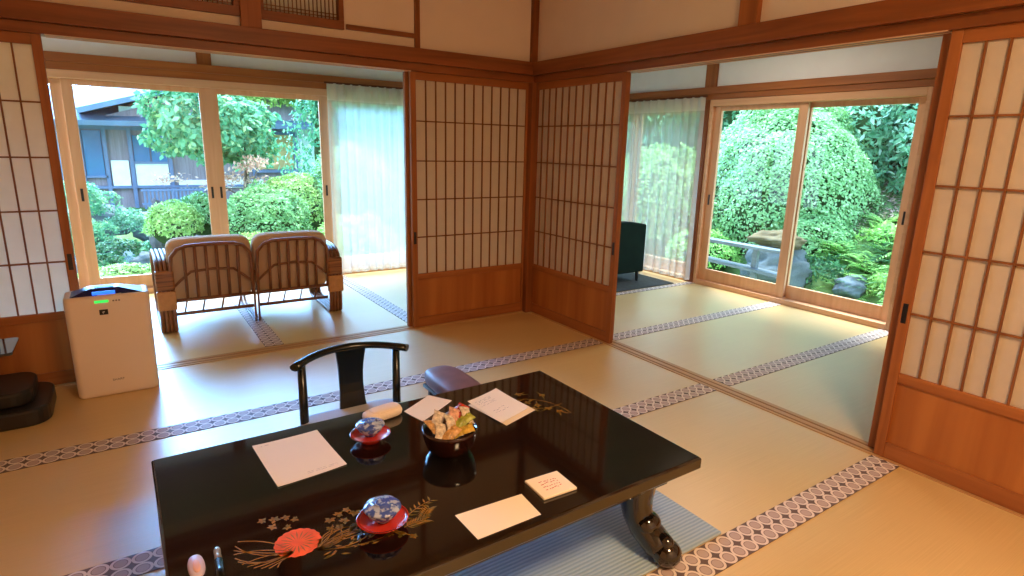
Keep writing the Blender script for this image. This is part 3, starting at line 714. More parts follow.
# ------------------------------------------------------------------ legless-height lacquer chair beyond the table
ch = empty('low_chair', (-1.93, -1.44, 0), label='low black lacquer chair with curved top rail and grey cushion behind the table', cat='chair')
m = MB(); P = []
for i in range(17):
    t = -1+2*i/16; P.append((t*.236, -.030+.09*(1-t*t)-.02*abs(t)**4, .437+.012*(1-t*t)))
m.tube(P, [.021]*2+[.020]*13+[.021]*2, 10, flat=.72); m.build('top_rail', M['chairblack'], ch)
for s_ in (-1, 1):
    m = MB(); m.tube([(s_*.200, -.005, .0), (s_*.200, -.006, .15), (s_*.200, -.008, .43)], [.019, .018, .016], 10); m.build('back_post', M['chairblack'], ch)
    m = MB(); m.tube([(s_*.195, -.32, .0), (s_*.195, -.32, .13)], [.015, .018], 10); m.build('leg', M['chairblack'], ch)
m = MB(); V = []; F = []
for i in range(9):
    t = i/8; z = .13+t*.315; w = .052+.014*abs(2*t-1)**2; y = .045+.018*math.sin(t*math.pi)-.018*(1-t)
    V += [(-w+.018, y-.008, z), (w+.018, y-.008, z), (w+.018, y+.008, z), (-w+.018, y+.008, z)]
for i in range(8):
    for j in range(4): a = 4*i+j; b = 4*i+(j+1) % 4; F.append((a, b, b+4, a+4))
F += [(3, 2, 1, 0), (32, 33, 34, 35)]
m.add(V, F); m.build('splat', M['chairblack'], ch, bevel=.004)
m = MB(); m.box((-.215, -.35, .10), (.215, .075, .135)); m.build('seat', M['chairblack'], ch, bevel=.010)
m = MB(); m.sell((0, -.14, .155), (.225, .205, .030), .35, 28, 8); m.build('seat_cushion', M['seatcloth'], ch)

# padded armrest beside the chair
ar = empty('padded_armrest', (-1.540, -1.63, 0), label='padded mauve brown armrest on black panels right of the low chair', cat='armrest')
m = MB(); m.sell((0, 0, .283), (.084, .19, .042), .6, 28, 12); m.build('arm_pad', M['mauve'], ar)
for s_ in (-1, 1):
    m = MB(); m.add([(-.06, s_*.145-.01, 0), (.06, s_*.145-.01, 0), (.06, s_*.145+.01, 0), (-.06, s_*.145+.01, 0), (-.05, s_*.145-.01, .25), (.05, s_*.145-.01, .25), (.05, s_*.145+.01, .25), (-.05, s_*.145+.01, .25)],
                    [(0, 3, 2, 1), (4, 5, 6, 7), (0, 1, 5, 4), (1, 2, 6, 5), (2, 3, 7, 6), (3, 0, 4, 7)]); m.build('leg', M['black'], ar, bevel=.004)
m = MB(); m.box((-.07, -.17, .228), (.07, .17, .245)); m.build('pad_board', M['black'], ar, bevel=.004)
m = MB()
for x in (-.022, -.012): m.sell((x, .1745-.02+.004, .236), (.003, .003, .003), 1, 8, 6)
m.build('gold_studs', M['gold'], ar)

# ------------------------------------------------------------------ air purifier
ap = empty('air_purifier', (-2.762, -.175, 0), label='white box shaped air purifier with green display beside the left shoji', cat='air purifier'); ap.rotation_euler = (0, 0, 0)
W_, D_, H_ = .352, .20, .535
m = MB(); V = []; F = []; 
def rr(w, d, r, z, bulge=.012, n=6):
    pts = []
    for (cx, cy, a0) in ((w/2-r, -d/2+r, -90), (w/2-r, d/2-r, 0), (-w/2+r, d/2-r, 90), (-w/2+r, -d/2+r, 180)):
        for i in range(n+1):
            a = math.radians(a0+90*i/n); pts.append((cx+r*math.cos(a), cy+r*math.sin(a), z))
    return pts
secs = [rr(W_-.02, D_-.02, .025, .0), rr(W_-.004, D_-.004, .03, .008), rr(W_, D_, .03, .03), rr(W_+.002, D_, .03, .30), rr(W_+.006, D_, .03, .505), rr(W_, D_-.004, .028, .522), rr(W_-.02, D_-.03, .02, .526)]
n_ = len(secs[0]); V = sum(secs, []); F = [(i*n_+j, i*n_+(j+1) % n_, (i+1)*n_+(j+1) % n_, (i+1)*n_+j) for i in range(len(secs)-1) for j in range(n_)]
F += [tuple(range(n_))[::-1], tuple(range((len(secs)-1)*n_, len(secs)*n_))]
m.add(V, F, 0, True); m.build('body', M['white_plastic'], ap)
m = MB(); m.add([(-.15, -.082, .5262), (.15, -.082, .5262), (.15, .07, .5262), (-.15, .07, .5262), (-.07, -.03, .552), (.05, -.03, .552), (.05, .05, .552), (-.07, .05, .552)],
                [(0, 1, 5, 4), (1, 2, 6, 5), (2, 3, 7, 6), (3, 0, 4, 7), (4, 5, 6, 7)]); m.build('louver', M['navy'], ap, bevel=.002)
m = MB(); m.box((-.06, -.079, .5285), (.035, -.074, .545)); m.build('blue_light', M['blueglow'], ap)
m = MB(); m.box((-.05, -.02, .5525), (.03, .03, .5545)); m.build('blue_light_bar', M['blueglow'], ap)
m = MB(); m.box((-.04, -.084, .5265), (.06, -.080, .5285)); m.build('top_trim', M['silver'], ap)
yf = -D_/2
m = MB(); m.box((-.055, yf-.0022, .492), (.003, yf+.004, .504)); m.build('display', M['greenled'], ap, bevel=.0006)
m = MB(); 
for x in (.020, .032, .044): m.box((x, yf-.0012, .494), (x+.007, yf+.004, .501))
m.build('indicator', M['ink'], ap)
m = MB(); m.box((-.040, yf-.0018, .430), (-.004, yf+.004, .457)); m.build('black_badge', M['black'], ap, bevel=.001)
m = MB()   # small bunch mark on the badge
for (x, z) in ((-.024, .447), (-.019, .447), (-.0215, .443), (-.0265, .443), (-.024, .439)): m.sell((x, yf-.0022, z), (.0022, .0008, .0022), 1, 8, 6)
m.build('badge_mark', M['silver'], ap)
tcu = bpy.data.curves.new('brand_text', 'FONT'); tcu.body = 'SHARP'; tcu.size = .017; tcu.extrude = .0004; tcu.align_x = 'CENTER'
to = bpy.data.objects.new('brand_text', tcu); COL.objects.link(to); dg = bpy.context.evaluated_depsgraph_get()
tme = bpy.data.meshes.new_from_object(to.evaluated_get(dg)); bpy.data.objects.remove(to)
tob = bpy.data.objects.new('brand_text', tme); COL.objects.link(tob); tme.materials.append(M['ink']); tob.parent = ap; tob.location = (.0, yf-.0012, .078); tob.rotation_euler = (math.radians(90), 0, 0)

# ------------------------------------------------------------------ television stand at the left edge
ts = empty('television_stand', (-3.42, -.30, 0), label='low black stand with rounded base and glossy shelf at the left edge', cat='stand')
m = MB(); pts = rr(.74, .30, .09, 0); n_ = len(pts)
def slab(m, w, d, r, z0, z1, ox=0, oy=0, mi=0):
    a_ = [(x+ox, y+oy) for x, y, _ in rr(w, d, r, 0)]; return m.prism(a_, z0, z1, mi)
slab(m, .78, .40, .09, .0, .08, .0, -.0); slab(m, .70, .32, .08, .08, .15, -.02, .02); m.build('base', M['black'], ts, bevel=.012, seg=3)
m = MB(); m.box((-.20, -.02, .15), (.05, .06, .345)); m.build('column', M['black'], ts, bevel=.006)
m = MB(); slab(m, .60, .26, .02, .345, .358, -.005, -.06); m.build('shelf', M['lacquer'], ts, bevel=.003)
sb = MB(); sb.sell((0, 0, .035), (.14, .07, .035), .4, 24, 10); o = sb.build('set_top_box', plain('blue_grey_plastic', srgb(70, 84, 110), .4)); o.location = (-3.33, -.33, .358)
tag(o, 'rounded blue grey box on the shelf of the black stand at the left edge', 'device')

# ------------------------------------------------------------------ rattan settee
rs = empty('rattan_settee', (-1.89, .72, 0), label='two seat rattan settee with beige cushions seen from behind, facing the window', cat='sofa')
def arm(x, w, wrapped=True, ntub=4, hs_=1.0):
    a = empty('arm'); a.parent = rs
    loop = []
    pl = [(-.005, .02), (-.02, .16), (-.03, .34), (.0, .455), (.08, .50), (.22, .51), (.44, .505), (.56, .46), (.60, .36), (.60, .16), (.57, .05), (.50, .018), (.30, .016), (.10, .016)]
    kk = len(pl)
    for i in range(kk):
        p0, p1, p2, p3 = pl[i-1], pl[i], pl[(i+1) % kk], pl[(i+2) % kk]
        for q_ in range(3):
            t = q_/3; loop.append(tuple(.5*((2*p1[c])+(-p0[c]+p2[c])*t+(2*p0[c]-5*p1[c]+4*p2[c]-p3[c])*t*t+(-p0[c]+3*p1[c]-3*p2[c]+p3[c])*t**3) for c in (0, 1)))
    m = MB(); r = w/ntub/2
    for q_ in range(ntub):
        xx = x-w/2+r+q_*2*r; m.tube([(xx, yy, zz*hs_) for yy, zz in loop], r*(1.02 if wrapped else .62), 8, closed=True, up=(1, 0, 0))
    m.build('arm_hoop', M['rattan'], a)
    if not wrapped: return a
    b = MB(); b.box((x-w/2-.006, -.050, .17), (x+w/2+.006, .0, .30)); b.build('binding', M['pale'+'X'] if False else M['rattan_light'], a, bevel=.008)
    b = MB(); b.box((x-w/2-.005, -.046, .302), (x+w/2+.005, .01, .44)); b.build('wrapping', M['rattan_wrap'], a, bevel=.012)
    return a
M['rattan_light'] = plain('rattan_binding', srgb(182, 122, 66), .5, .3, var=.12, scale=30)
arm(-.575, .10); arm(.558, .10); arm(-.016, .05, False, 2, .78)
for cx in (-.285, .252):
    hw = .252
    br = empty('backrest'); br.parent = rs
    m = MB()
    def zb(z): return -.01-.10*(z-.2)+.0     # back leans towards the viewer
    path = [(-hw, .22), (-hw, .44), (-hw+.01, .53), (-hw+.05, .580), (-hw+.11, .600), (0, .605), (hw-.11, .600), (hw-.05, .580), (hw-.01, .53), (hw, .44), (hw, .22)]
    m.tube([(cx+x, zb(z), z) for x, z in path], .013, 8, up=(0, 1, 0))
    m.tube([(cx-hw, zb(.31), .31), (cx-hw+.05, zb(.36), .36), (cx-hw+.12, zb(.42), .42), (cx, zb(.43), .43), (cx+hw-.12, zb(.42), .42), (cx+hw-.05, zb(.36), .36), (cx+hw, zb(.31), .31)], .009, 8, up=(0, 1, 0))
    m.build('back_frame', M['rattan'], br)
    m = MB()
    for i in range(6):
        x = -.165+.066*i; m.tube([(cx+x, zb(.23), .23), (cx+x, zb(.60), .595)], .0105, 8, up=(0, 1, 0))
    m.build('back_slats', M['rattan'], br)
    m = MB(); m.tube([(cx-hw, zb(.22), .225), (cx+hw, zb(.22), .225)], .012, 8); m.tube([(cx-hw, .01, .125), (cx+hw, .01, .125)], .012, 8)
    for s_ in (-.17, -.06, .06, .17): m.tube([(cx+s_, zb(.22), .225), (cx+s_-.02, .01, .125)], .006, 6)
    for yy in (.12, .24, .36, .48): m.tube([(cx-hw, yy, .19), (cx+hw, yy, .19)], .011, 8)
    m.tube([(cx-hw, .56, .20), (cx+hw, .56, .20)], .014, 8); m.build('seat_frame', M['rattan'], br)
    m = MB(); m.sell((0, 0, 0), (.266, .055, .225), .30, 32, 18); c_ = m.build('back_cushion', M['cushion'], rs, origin=(0, 0, 0)); c_.location = (cx, .065, .42); c_.rotation_euler = (math.radians(6), 0, 0)
    m = MB(); m.sell((cx, .34, .265), (.25, .24, .062), .35, 28, 12); m.build('seat_cushion', M['cushion'], rs)

# ------------------------------------------------------------------ green armchair on a grey mat
o = MB().box((.60, .115, .0012), (1.89, 1.25, .009)).build('floor_mat', M['greymat'], bevel=.002); tag(o, 'dark grey mat under the green armchair', 'mat')
ga = empty('armchair', (1.36, .62, .009), label='dark green upholstered armchair partly hidden behind the angled shoji', cat='armchair'); ga.rotation_euler = (0, 0, math.radians(0))
m = MB(); V = []; F = []
prof = [(-.30, .10), (-.30, .56)]+[(-.30+.02*(1-math.cos(t*math.pi/2/3)) if False else -.30+.6*t/8, .575+.035*math.sin(math.pi*t/8)) for t in range(9)]+[(.30, .56), (.30, .10)]
n_ = len(prof)
for y, d in ((-.30, 0), (-.20, 0)): V += [(x, y, z) for x, z in prof]
F = [tuple(range(n_)), tuple(range(n_, 2*n_))[::-1]]+[(i, i+n_, (i+1) % n_+n_, (i+1) % n_) for i in range(n_)]
m.add(V, F); m.build('backrest', M['green'], ga, bevel=.022, seg=4)
m = MB(); m.box((-.22, -.20, .16), (.22, .30, .36)); m.build('seat', M['green'], ga, bevel=.03, seg=3)
for s_ in (-1, 1):
    m = MB(); m.box((s_*.30, -.21, .10), (s_*.21, .30, .44)); m.build('armrest', M['green'], ga, bevel=.03, seg=3)
    for y in (-.25, .25):
        m = MB(); m.tube([(s_*.255, y, .11), (s_*.262, y, 0)], [.022, .013], 10); m.build('leg', M['black'], ga)

exec_garden = True
# ------------------------------------------------------------------ garden: ground
def H(x, y):
    h = -.55
    t = max(0, x-3.9); bank = min(t*.55, 4.0) * (1 if y < 9 else 1)
    h2 = bank+.12*math.sin(x*1.7+y*1.3)*min(1, t)+.05*math.sin(y*3.1)
    h = h + h2 if t > 0 else h
    if y > 2.6: h = h+.05*math.sin(x*2.1+y*1.1)
    pd = ((x+2.7)/1.5)**2+((y-7.3)/1.6)**2
    if pd < 1.3: h -= .35*max(0, 1.3-pd)
    return h
gm = MB(); xs = list(np.arange(-14, 3.6, .8))+list(np.arange(3.6, 12.1, .35)); ys = list(np.arange(-6, 12, .5))+list(np.arange(12, 31, 2.0))
V = []; F = []
for x in xs:
    for y in ys:
        V.append((float(x), float(y), H(x, y)))
ny = len(ys)
for i in range(len(xs)-1):
    for j in range(ny-1):
        x, y = (xs[i]+xs[i+1])/2, (ys[j]+ys[j+1])/2
        if -4.3 < x < 2.3 and -5.4 < y < 2.2: continue
        a = i*ny+j; F.append((a, a+ny, a+ny+1, a+1))
gm.add(V, F, 0, True)
grm = plain('garden_soil_moss', srgb(106, 134, 84), .95, .05, var=.35, scale=1.2, bump=.6, bscale=14)
struct(gm.build('ground', grm, origin=(0, 0, 0)), 'mossy garden ground')
wt = MB(); wt.prism([(-2.7+1.75*math.cos(t*math.pi/12), 7.3+1.85*math.sin(t*math.pi/12)) for t in range(24)], -.70, -.66)
wm, nt, bb = new_mat('pond_water'); bb.inputs['Base Color'].default_value = srgb(86, 116, 128); bb.inputs['Roughness'].default_value = .08; bb.inputs['Specular IOR Level'].default_value = .6
nn = nt.nodes.new('ShaderNodeTexNoise'); nn.inputs['Scale'].default_value = 6; bp = nt.nodes.new('ShaderNodeBump'); bp.inputs['Strength'].default_value = .15
nt.links.new(nn.outputs[0], bp.inputs['Height']); nt.links.new(bp.outputs[0], bb.inputs['Normal'])
tag(wt.build('pond_water', wm), 'still blue grey pond water below the neighbouring house', 'pond', kind='stuff')

# leaves
def leaves(P, Nn, size, aspect, rng, spread=.6, droop=0.0):
    n = len(P); rv = rng.normal(size=(n, 3)); N = Nn+rv*spread; N /= np.linalg.norm(N, axis=1, keepdims=True)
    T = np.cross(N, rng.normal(size=(n, 3))); T[:, 2] -= droop; T -= N*(T*N).sum(1, keepdims=True); T /= np.linalg.norm(T, axis=1, keepdims=True)+1e-9
    B = np.cross(N, T); s = size*rng.uniform(.65, 1.3, (n, 1)); L = T*s; W = B*s*aspect/2
    fold = N*s*.10
    v = np.stack([P, P+L*.45+W-fold, P+L-fold*.8, P+L*.45-W-fold], 1).reshape(-1, 3)
    return v
def leaf_mesh(name, v, mat, parent=None, origin=None):
    n = len(v)//4; me = bpy.data.meshes.new(name)
    if origin is not None: v = v-np.array(origin)
    me.vertices.add(len(v)); me.vertices.foreach_set('co', v.astype(np.float32).ravel())
    me.loops.add(n*4); me.loops.foreach_set('vertex_index', np.arange(n*4, dtype=np.int32))
    me.polygons.add(n); me.polygons.foreach_set('loop_start', np.arange(0, n*4, 4, dtype=np.int32)); me.polygons.foreach_set('loop_total', np.full(n, 4, dtype=np.int32))
    me.materials.append(mat); me.update(); me.validate()
    o = bpy.data.objects.new(name, me); COL.objects.link(o)
    if parent is not None: o.parent = parent
    return o
LM = {
 'azalea': leafmat('azalea_leaves', srgb(104, 158, 92), srgb(158, 206, 138), srgb(200, 230, 170)),
 'azaleapale': leafmat('azalea_leaves_pale', srgb(132, 184, 118), srgb(172, 216, 154), srgb(214, 238, 190)),
 'azalea2': leafmat('azalea_leaves_yellow', srgb(122, 168, 80), srgb(184, 214, 126), srgb(216, 230, 160)),
 'ever': leafmat('evergreen_leaves', srgb(74, 134, 96), srgb(140, 194, 156), srgb(206, 228, 214)),
 'dark': leafmat('dark_leaves', srgb(34, 84, 52), srgb(92, 148, 100)),
 'broad': leafmat('broad_leaves', srgb(66, 140, 100), srgb(130, 194, 146), srgb(200, 228, 164)),
 'fern': leafmat('fern_leaves', srgb(112, 178, 84), srgb(176, 224, 128), srgb(214, 240, 164)),
 'maple': leafmat('maple_leaves', srgb(190, 140, 122), srgb(230, 196, 176), srgb(240, 220, 204)),
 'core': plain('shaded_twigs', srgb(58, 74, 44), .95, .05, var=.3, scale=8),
}
def bush(name, c, r, n, size, mat, label, cat='bush', group=None, seed=0, aspect=.55, lump=.10, flat_bottom=True, core=True, spread=.55, droop=0):
    rng = np.random.default_rng(seed); c = np.array(c, float); r = np.array(r, float)
    d = rng.normal(size=(n, 3)); d /= np.linalg.norm(d, axis=1, keepdims=True)
    if flat_bottom: d[:, 2] = np.where(d[:, 2] < -.25, -d[:, 2], d[:, 2])
    ph = rng.uniform(0, 6, 6)
    lum = 1+lump*(np.sin(d[:, 0]*5+ph[0])*np.sin(d[:, 1]*6+ph[1])+.7*np.sin(d[:, 2]*7+ph[2])*np.sin(d[:, 0]*9+ph[3])+.4*np.sin(d[:, 1]*17+ph[4])*np.sin(d[:, 2]*15+ph[5]))
    rad = lum*(1-np.abs(rng.normal(0, .045, n)))
    P = d*rad[:, None]*r; N = d/r; N /= np.linalg.norm(N, axis=1, keepdims=True)
    N = N+np.array([0, 0, .35])
    e = empty(name, tuple(c)); tag(e, label, cat, group)
    leaf_mesh('foliage', leaves(P, N, size, aspect, rng, spread, droop), mat, e)
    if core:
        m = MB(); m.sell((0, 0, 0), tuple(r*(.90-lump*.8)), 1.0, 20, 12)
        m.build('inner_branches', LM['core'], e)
    return e
def trunk(parent, pts, rad, mat=None):
    m = MB(); m.tube(pts, rad, 8); return m.build('trunk', mat or M['bark'], parent)

# --- right hand bank
GA = 'clipped azalea mounds'
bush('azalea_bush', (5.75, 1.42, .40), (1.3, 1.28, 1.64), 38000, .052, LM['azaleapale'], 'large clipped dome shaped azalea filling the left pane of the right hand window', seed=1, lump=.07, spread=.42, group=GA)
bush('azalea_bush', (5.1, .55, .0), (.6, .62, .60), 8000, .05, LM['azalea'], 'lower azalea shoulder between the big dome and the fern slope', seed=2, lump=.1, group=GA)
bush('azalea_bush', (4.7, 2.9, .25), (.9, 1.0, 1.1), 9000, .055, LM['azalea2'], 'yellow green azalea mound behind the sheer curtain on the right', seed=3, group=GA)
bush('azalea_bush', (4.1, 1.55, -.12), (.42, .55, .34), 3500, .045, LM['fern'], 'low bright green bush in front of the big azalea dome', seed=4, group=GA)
for i, (x, y, z, rx, ry, rz, lb, mt) in enumerate((
        (7.0, .95, 1.45, .85, .80, .95, 'bluish evergreen shrub right of the big azalea dome', 'ever'),
        (7.0, -.10, 1.55, .80, .75, .95, 'bluish evergreen shrub in the top right corner of the azalea window', 'ever'),
        (7.9, 1.7, 2.5, .95, .95, .9, 'evergreen shrub peeping over the big azalea dome', 'ever'),
        (8.3, .4, 2.9, 1.0, 1.2, .9, 'evergreen shrub higher on the bank above the bare earth', 'ever'),
        (7.3, 3.7, 1.9, 1.1, 1.1, 1.4, 'dark green tree at the top left of the azalea window', 'dark'),
        (7.2, 6.0, 2.0, 1.7, 1.7, 2.2, 'green tree seen through the left part of the right curtain', 'broad'),
        (10.2, 2.6, 4.6, 2.2, 4.6, 2.2, 'tall dark evergreen mass on the slope crest', 'dark'),
        (7.1, -1.5, 1.9, .8, .8, .8, 'evergreen shrub hidden by the window jamb', 'ever'))):
    e = bush('evergreen_shrub', (x, y, z), (rx, ry, rz), 6000 if rx < 2 else 9000, .15 if rx > 1.05 else .12, LM[mt], lb, 'shrub', 'evergreen shrubs on the bank', seed=20+i, flat_bottom=False, aspect=.38, lump=.16, spread=.8, droop=.6)
    g0 = H(x, y)-z; trunk(e, [(0, 0, g0-.05), (.05, .03, g0*.5), (0, 0, 0)], [.07, .06, .04])
def fern(name, x, y, s, n, label, seed, mat='fern'):
    rng = random.Random(seed); m = []; e = empty(name, (x, y, H(x, y))); tag(e, label, 'fern', 'ferns on the bank')
    V = []
    for i in range(n):
        az = rng.uniform(0, 2*math.pi); L = s*rng.uniform(.6, 1.1); el = rng.uniform(.5, 1.2)
        dx, dy = math.cos(az), math.sin(az); px, py = -dy, dx
        for q_ in range(1, 15):
            t = q_/15; rr_ = L*t; z = L*el*t*(1-.62*t); w = L*.24*math.sin(math.pi*min(1, t*1.05+.08))*(1-.4*t)+.01
            for sd in (-1, 1):
                b = (dx*rr_, dy*rr_, z); tip = (dx*(rr_+w*.35)+px*sd*w, dy*(rr_+w*.35)+py*sd*w, z-w*.18)
                wx, wy = dx*L*.022, dy*L*.022
                V += [b, ((b[0]+tip[0])/2+wx, (b[1]+tip[1])/2+wy, (b[2]+tip[2])/2), tip, ((b[0]+tip[0])/2-wx, (b[1]+tip[1])/2-wy, (b[2]+tip[2])/2)]
    leaf_mesh('fronds', np.array(V), LM[mat], e)
    mm = MB(); mm.tube([(0, 0, -.04), (0, 0, .06)], [.03, .02], 7); mm.build('crown', LM['core'], e)
rnd = random.Random(77)
for i in range(96):
    x = 3.7+rnd.random()*2.1; y = -1.35+rnd.random()*1.75
    if i >= 88: x = 3.6+rnd.random()*.4; y = .4+rnd.random()*1.6
    s = rnd.uniform(.24, .42)
    if x > 5.0 and y > .0: continue
    fern('fern', x, y, s, rnd.randint(10, 16), 'bright green fern on the slope seen through the right hand window', 300+i, 'fern' if rnd.random() < .8 else 'dark')
for i, (x, y, r1, r2, r3, lb, mt) in enumerate(((4.45, .02, .26, .30, .18, 'low leafy plant left on the fern slope by the sash stile', 'dark'), (4.5, -.75, .2, .22, .16, 'yellow green leafy plant in the middle of the fern slope', 'azalea2'), (5.3, -.35, .3, .3, .16, 'bright leafy plant just below the bare earth', 'fern'))):
    bush('leafy_plant', (x, y, H(x, y)+.04), (r1, r2, r3), 700, .07, LM[mt], lb, 'plant', None, seed=60+i, aspect=.4, lump=.3, core=False, spread=1.2)
def rock(name, c, r, mat, label, seed, group=None):
    rng = np.random.default_rng(seed); m = MB(); m.sell(c, r, 1.0, 36, 24); V = np.array(m.v); d = (V-np.array(c))/np.array(r); ph = rng.uniform(0, 6, 4)
    f = 1+.12*np.sin(d[:, 0]*3+ph[0])*np.sin(d[:, 1]*4+ph[1])+.08*np.sin(d[:, 2]*6+ph[2]+d[:, 0]*5)+.05*np.sin(d[:, 0]*11+ph[3])*np.sin(d[:, 1]*13)+.04*np.sin(d[:, 2]*17+d[:, 1]*9)
    m.v = [tuple(x) for x in (np.array(c)+(V-np.array(c))*f[:, None])]; o = m.build(name, mat); return tag(o, label, 'rock', group)
rock('garden_rock', (4.35, -.42, -.20), (.22, .16, .13), M['rock'], 'grey rock among the ferns low in the right pane', 1, 'garden rocks')
rock('garden_rock', (4.1, -1.0, -.42), (.2, .2, .12), M['rock'], 'grey rock half buried at the foot of the fern slope', 2, 'garden rocks')
rock('garden_rock', (4.2, .46, .24), (.27, .33, .12), M['tanrock'], 'broad tan boulder in front of the big azalea dome', 3, 'garden rocks')
rock('garden_rock', (4.15, .42, -.16), (.36, .42, .34), M['greyrock'], 'pale grey boulder under the broad tan boulder', 4, 'garden rocks')
# weathered handrail / bench planks
def bar(m, a, b, w, h):
    a, b = Vector(a), Vector(b); t = (b-a).normalized(); s_ = Vector((-t.y, t.x, 0))*w/2; u = Vector((0, 0, h))
    V = [a-s_, b-s_, b+s_, a+s_, a-s_-u, b-s_-u, b+s_-u, a+s_-u]; m.add(V, [(0, 1, 2, 3), (7, 6, 5, 4), (0, 4, 5, 1), (1, 5, 6, 2), (2, 6, 7, 3), (3, 7, 4, 0)])
fe = empty('garden_fence', (3.1, .6, -.55), label='weathered grey plank railing below the big azalea dome', cat='fence'); ofs = Vector((3.1, .6, -.55))
for (a, b) in (((3.05, .95, .315), (3.30, -.14, .27)), ((3.05, .95, .10), (3.30, -.14, .01)), ((3.05, .95, -.12), (3.30, -.14, -.2))):
    m = MB(); bar(m, Vector(a)-ofs, Vector(b)-ofs, .14, .035); m.build('plank', M['weathered'], fe)
for t in (.12, .75): 
    m = MB(); x = 3.05+.25*t; y = .95-1.09*t; m.box(Vector((x-.02, y-.03, -.62))-ofs, Vector((x+.03, y+.03, .26))-ofs); m.build('post', M['weathered'], fe)
# fallen leaves / bare earth patch
lt = np.random.default_rng(9); n = 4500; PX = np.stack([lt.uniform(5.3, 7.4, n), lt.uniform(-2.2, .9, n)], 1)
PP = np.array([(a, b, H(a, b)+.015) for a, b in PX]); v = leaves(PP, np.tile([0, 0, 1.], (n, 1)), .07, .5, lt, .4)
o = leaf_mesh('fallen_leaves', v, leafmat('dry_leaves', srgb(150, 120, 112), srgb(206, 176, 168), trans=.1)); tag(o, 'dry fallen leaves covering the bare slope above the ferns', 'leaves', kind='stuff')

# --- north garden
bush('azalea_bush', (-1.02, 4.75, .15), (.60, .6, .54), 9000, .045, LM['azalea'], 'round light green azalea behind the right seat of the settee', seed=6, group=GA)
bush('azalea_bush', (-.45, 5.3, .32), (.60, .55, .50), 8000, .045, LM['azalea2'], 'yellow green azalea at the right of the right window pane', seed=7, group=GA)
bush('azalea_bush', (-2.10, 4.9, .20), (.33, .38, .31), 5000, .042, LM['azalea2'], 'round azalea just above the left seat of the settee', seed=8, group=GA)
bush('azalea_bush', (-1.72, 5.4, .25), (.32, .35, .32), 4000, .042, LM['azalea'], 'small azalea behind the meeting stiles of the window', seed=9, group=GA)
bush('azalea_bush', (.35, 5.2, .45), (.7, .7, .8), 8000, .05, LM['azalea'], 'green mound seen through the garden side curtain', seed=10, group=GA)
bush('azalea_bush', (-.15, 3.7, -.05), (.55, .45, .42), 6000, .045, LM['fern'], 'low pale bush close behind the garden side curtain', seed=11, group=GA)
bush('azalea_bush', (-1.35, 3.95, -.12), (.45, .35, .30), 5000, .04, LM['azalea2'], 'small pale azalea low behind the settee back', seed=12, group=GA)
bush('ground_cover', (-2.62, 4.5, -.44), (.7, .5, .25), 6000, .05, LM['azalea2'], 'low yellow green ground cover at the near edge of the pond', 'plant', seed=13)
bush('leafy_tree', (-1.60, 5.6, 1.55), (.62, .6, .50), 5200, .095, LM['broad'], 'broad leaved green tree hanging in front of the neighbouring house', 'tree', seed=14, aspect=.6, lump=.22, flat_bottom=False, core=False, spread=.7, droop=.8)
tt = bush('leafy_tree', (-1.05, 5.75, 1.40), (.42, .5, .42), 2600, .095, LM['broad'], 'right hand part of the broad leaved tree behind the centre stiles', 'tree', seed=15, aspect=.6, lump=.22, flat_bottom=False, core=False, spread=.7, droop=.8)
trunk(tt, [(-.1, 0, -2.0), (-.05, .02, -1.1), (.02, 0, -.5), (0, 0, .1)], [.05, .04, .035, .02])
for a_ in ((-.5, -.1, .25), (.25, .1, .2), (-.3, .2, -.05)):
    m = MB(); m.tube([(0, 0, -.45), (a_[0]*.5, a_[1]*.5, a_[2]*.5-.2), a_], [.025, .018, .008], 6); m.build('branch', M['bark'], tt)
mp_ = empty('maple_sapling', (-1.15, 5.1, -.5), label='small pinkish tan maple in front of the pale wall', cat='tree'); rng = np.random.default_rng(4)
V = []
for (cx, cy, cz, n) in ((0, 0, 1.45, 160), (-.25, .05, 1.30, 160), (.15, .0, 1.52, 120), (-.35, 0, 1.20, 110), (.05, .1, 1.25, 90), (-.9, .3, 1.28, 120)):
    P = rng.normal(size=(n, 3))*np.array([.10, .10, .035])+np.array([cx, cy, cz]); V.append(leaves(P, np.tile([0, 0, 1.], (n, 1)), .06, .5, rng, .7, .3))
leaf_mesh('foliage', np.concatenate(V), LM['maple'], mp_)
trunk(mp_, [(0, 0, -.05), (.02, 0, .5), (-.02, 0, .95), (0, 0, 1.42)], [.025, .02, .016, .008])
m = MB(); m.tube([(-.01, 0, .85), (-.18, 0, 1.1), (-.36, 0, 1.2)], [.013, .010, .006], 6); m.tube([(0, 0, 1.05), (.1, 0, 1.3), (.16, 0, 1.5)], [.012, .009, .005], 6); m.build('branch', M['bark'], mp_)
bush('climbing_plant', (1.0, 14.3, 2.35), (1.6, .45, .35), 5000, .12, LM['azalea2'], 'yellow green creeper spread over the roof of the white walled wing', 'plant', seed=16, lump=.2, core=False, spread=.8)
bush('hedge', (4.6, 12.5, .8), (2.6, .8, 1.9), 8000, .12, LM['azalea'], 'green hedge seen through the garden side curtain', 'hedge', seed=17, lump=.12)
bush('hedge', (1.75, 8.0, 1.1), (1.5, .7, 2.6), 14000, .09, LM['broad'], 'tall green hedge behind the garden side curtain, nearer the window', 'hedge', seed=18, lump=.15)
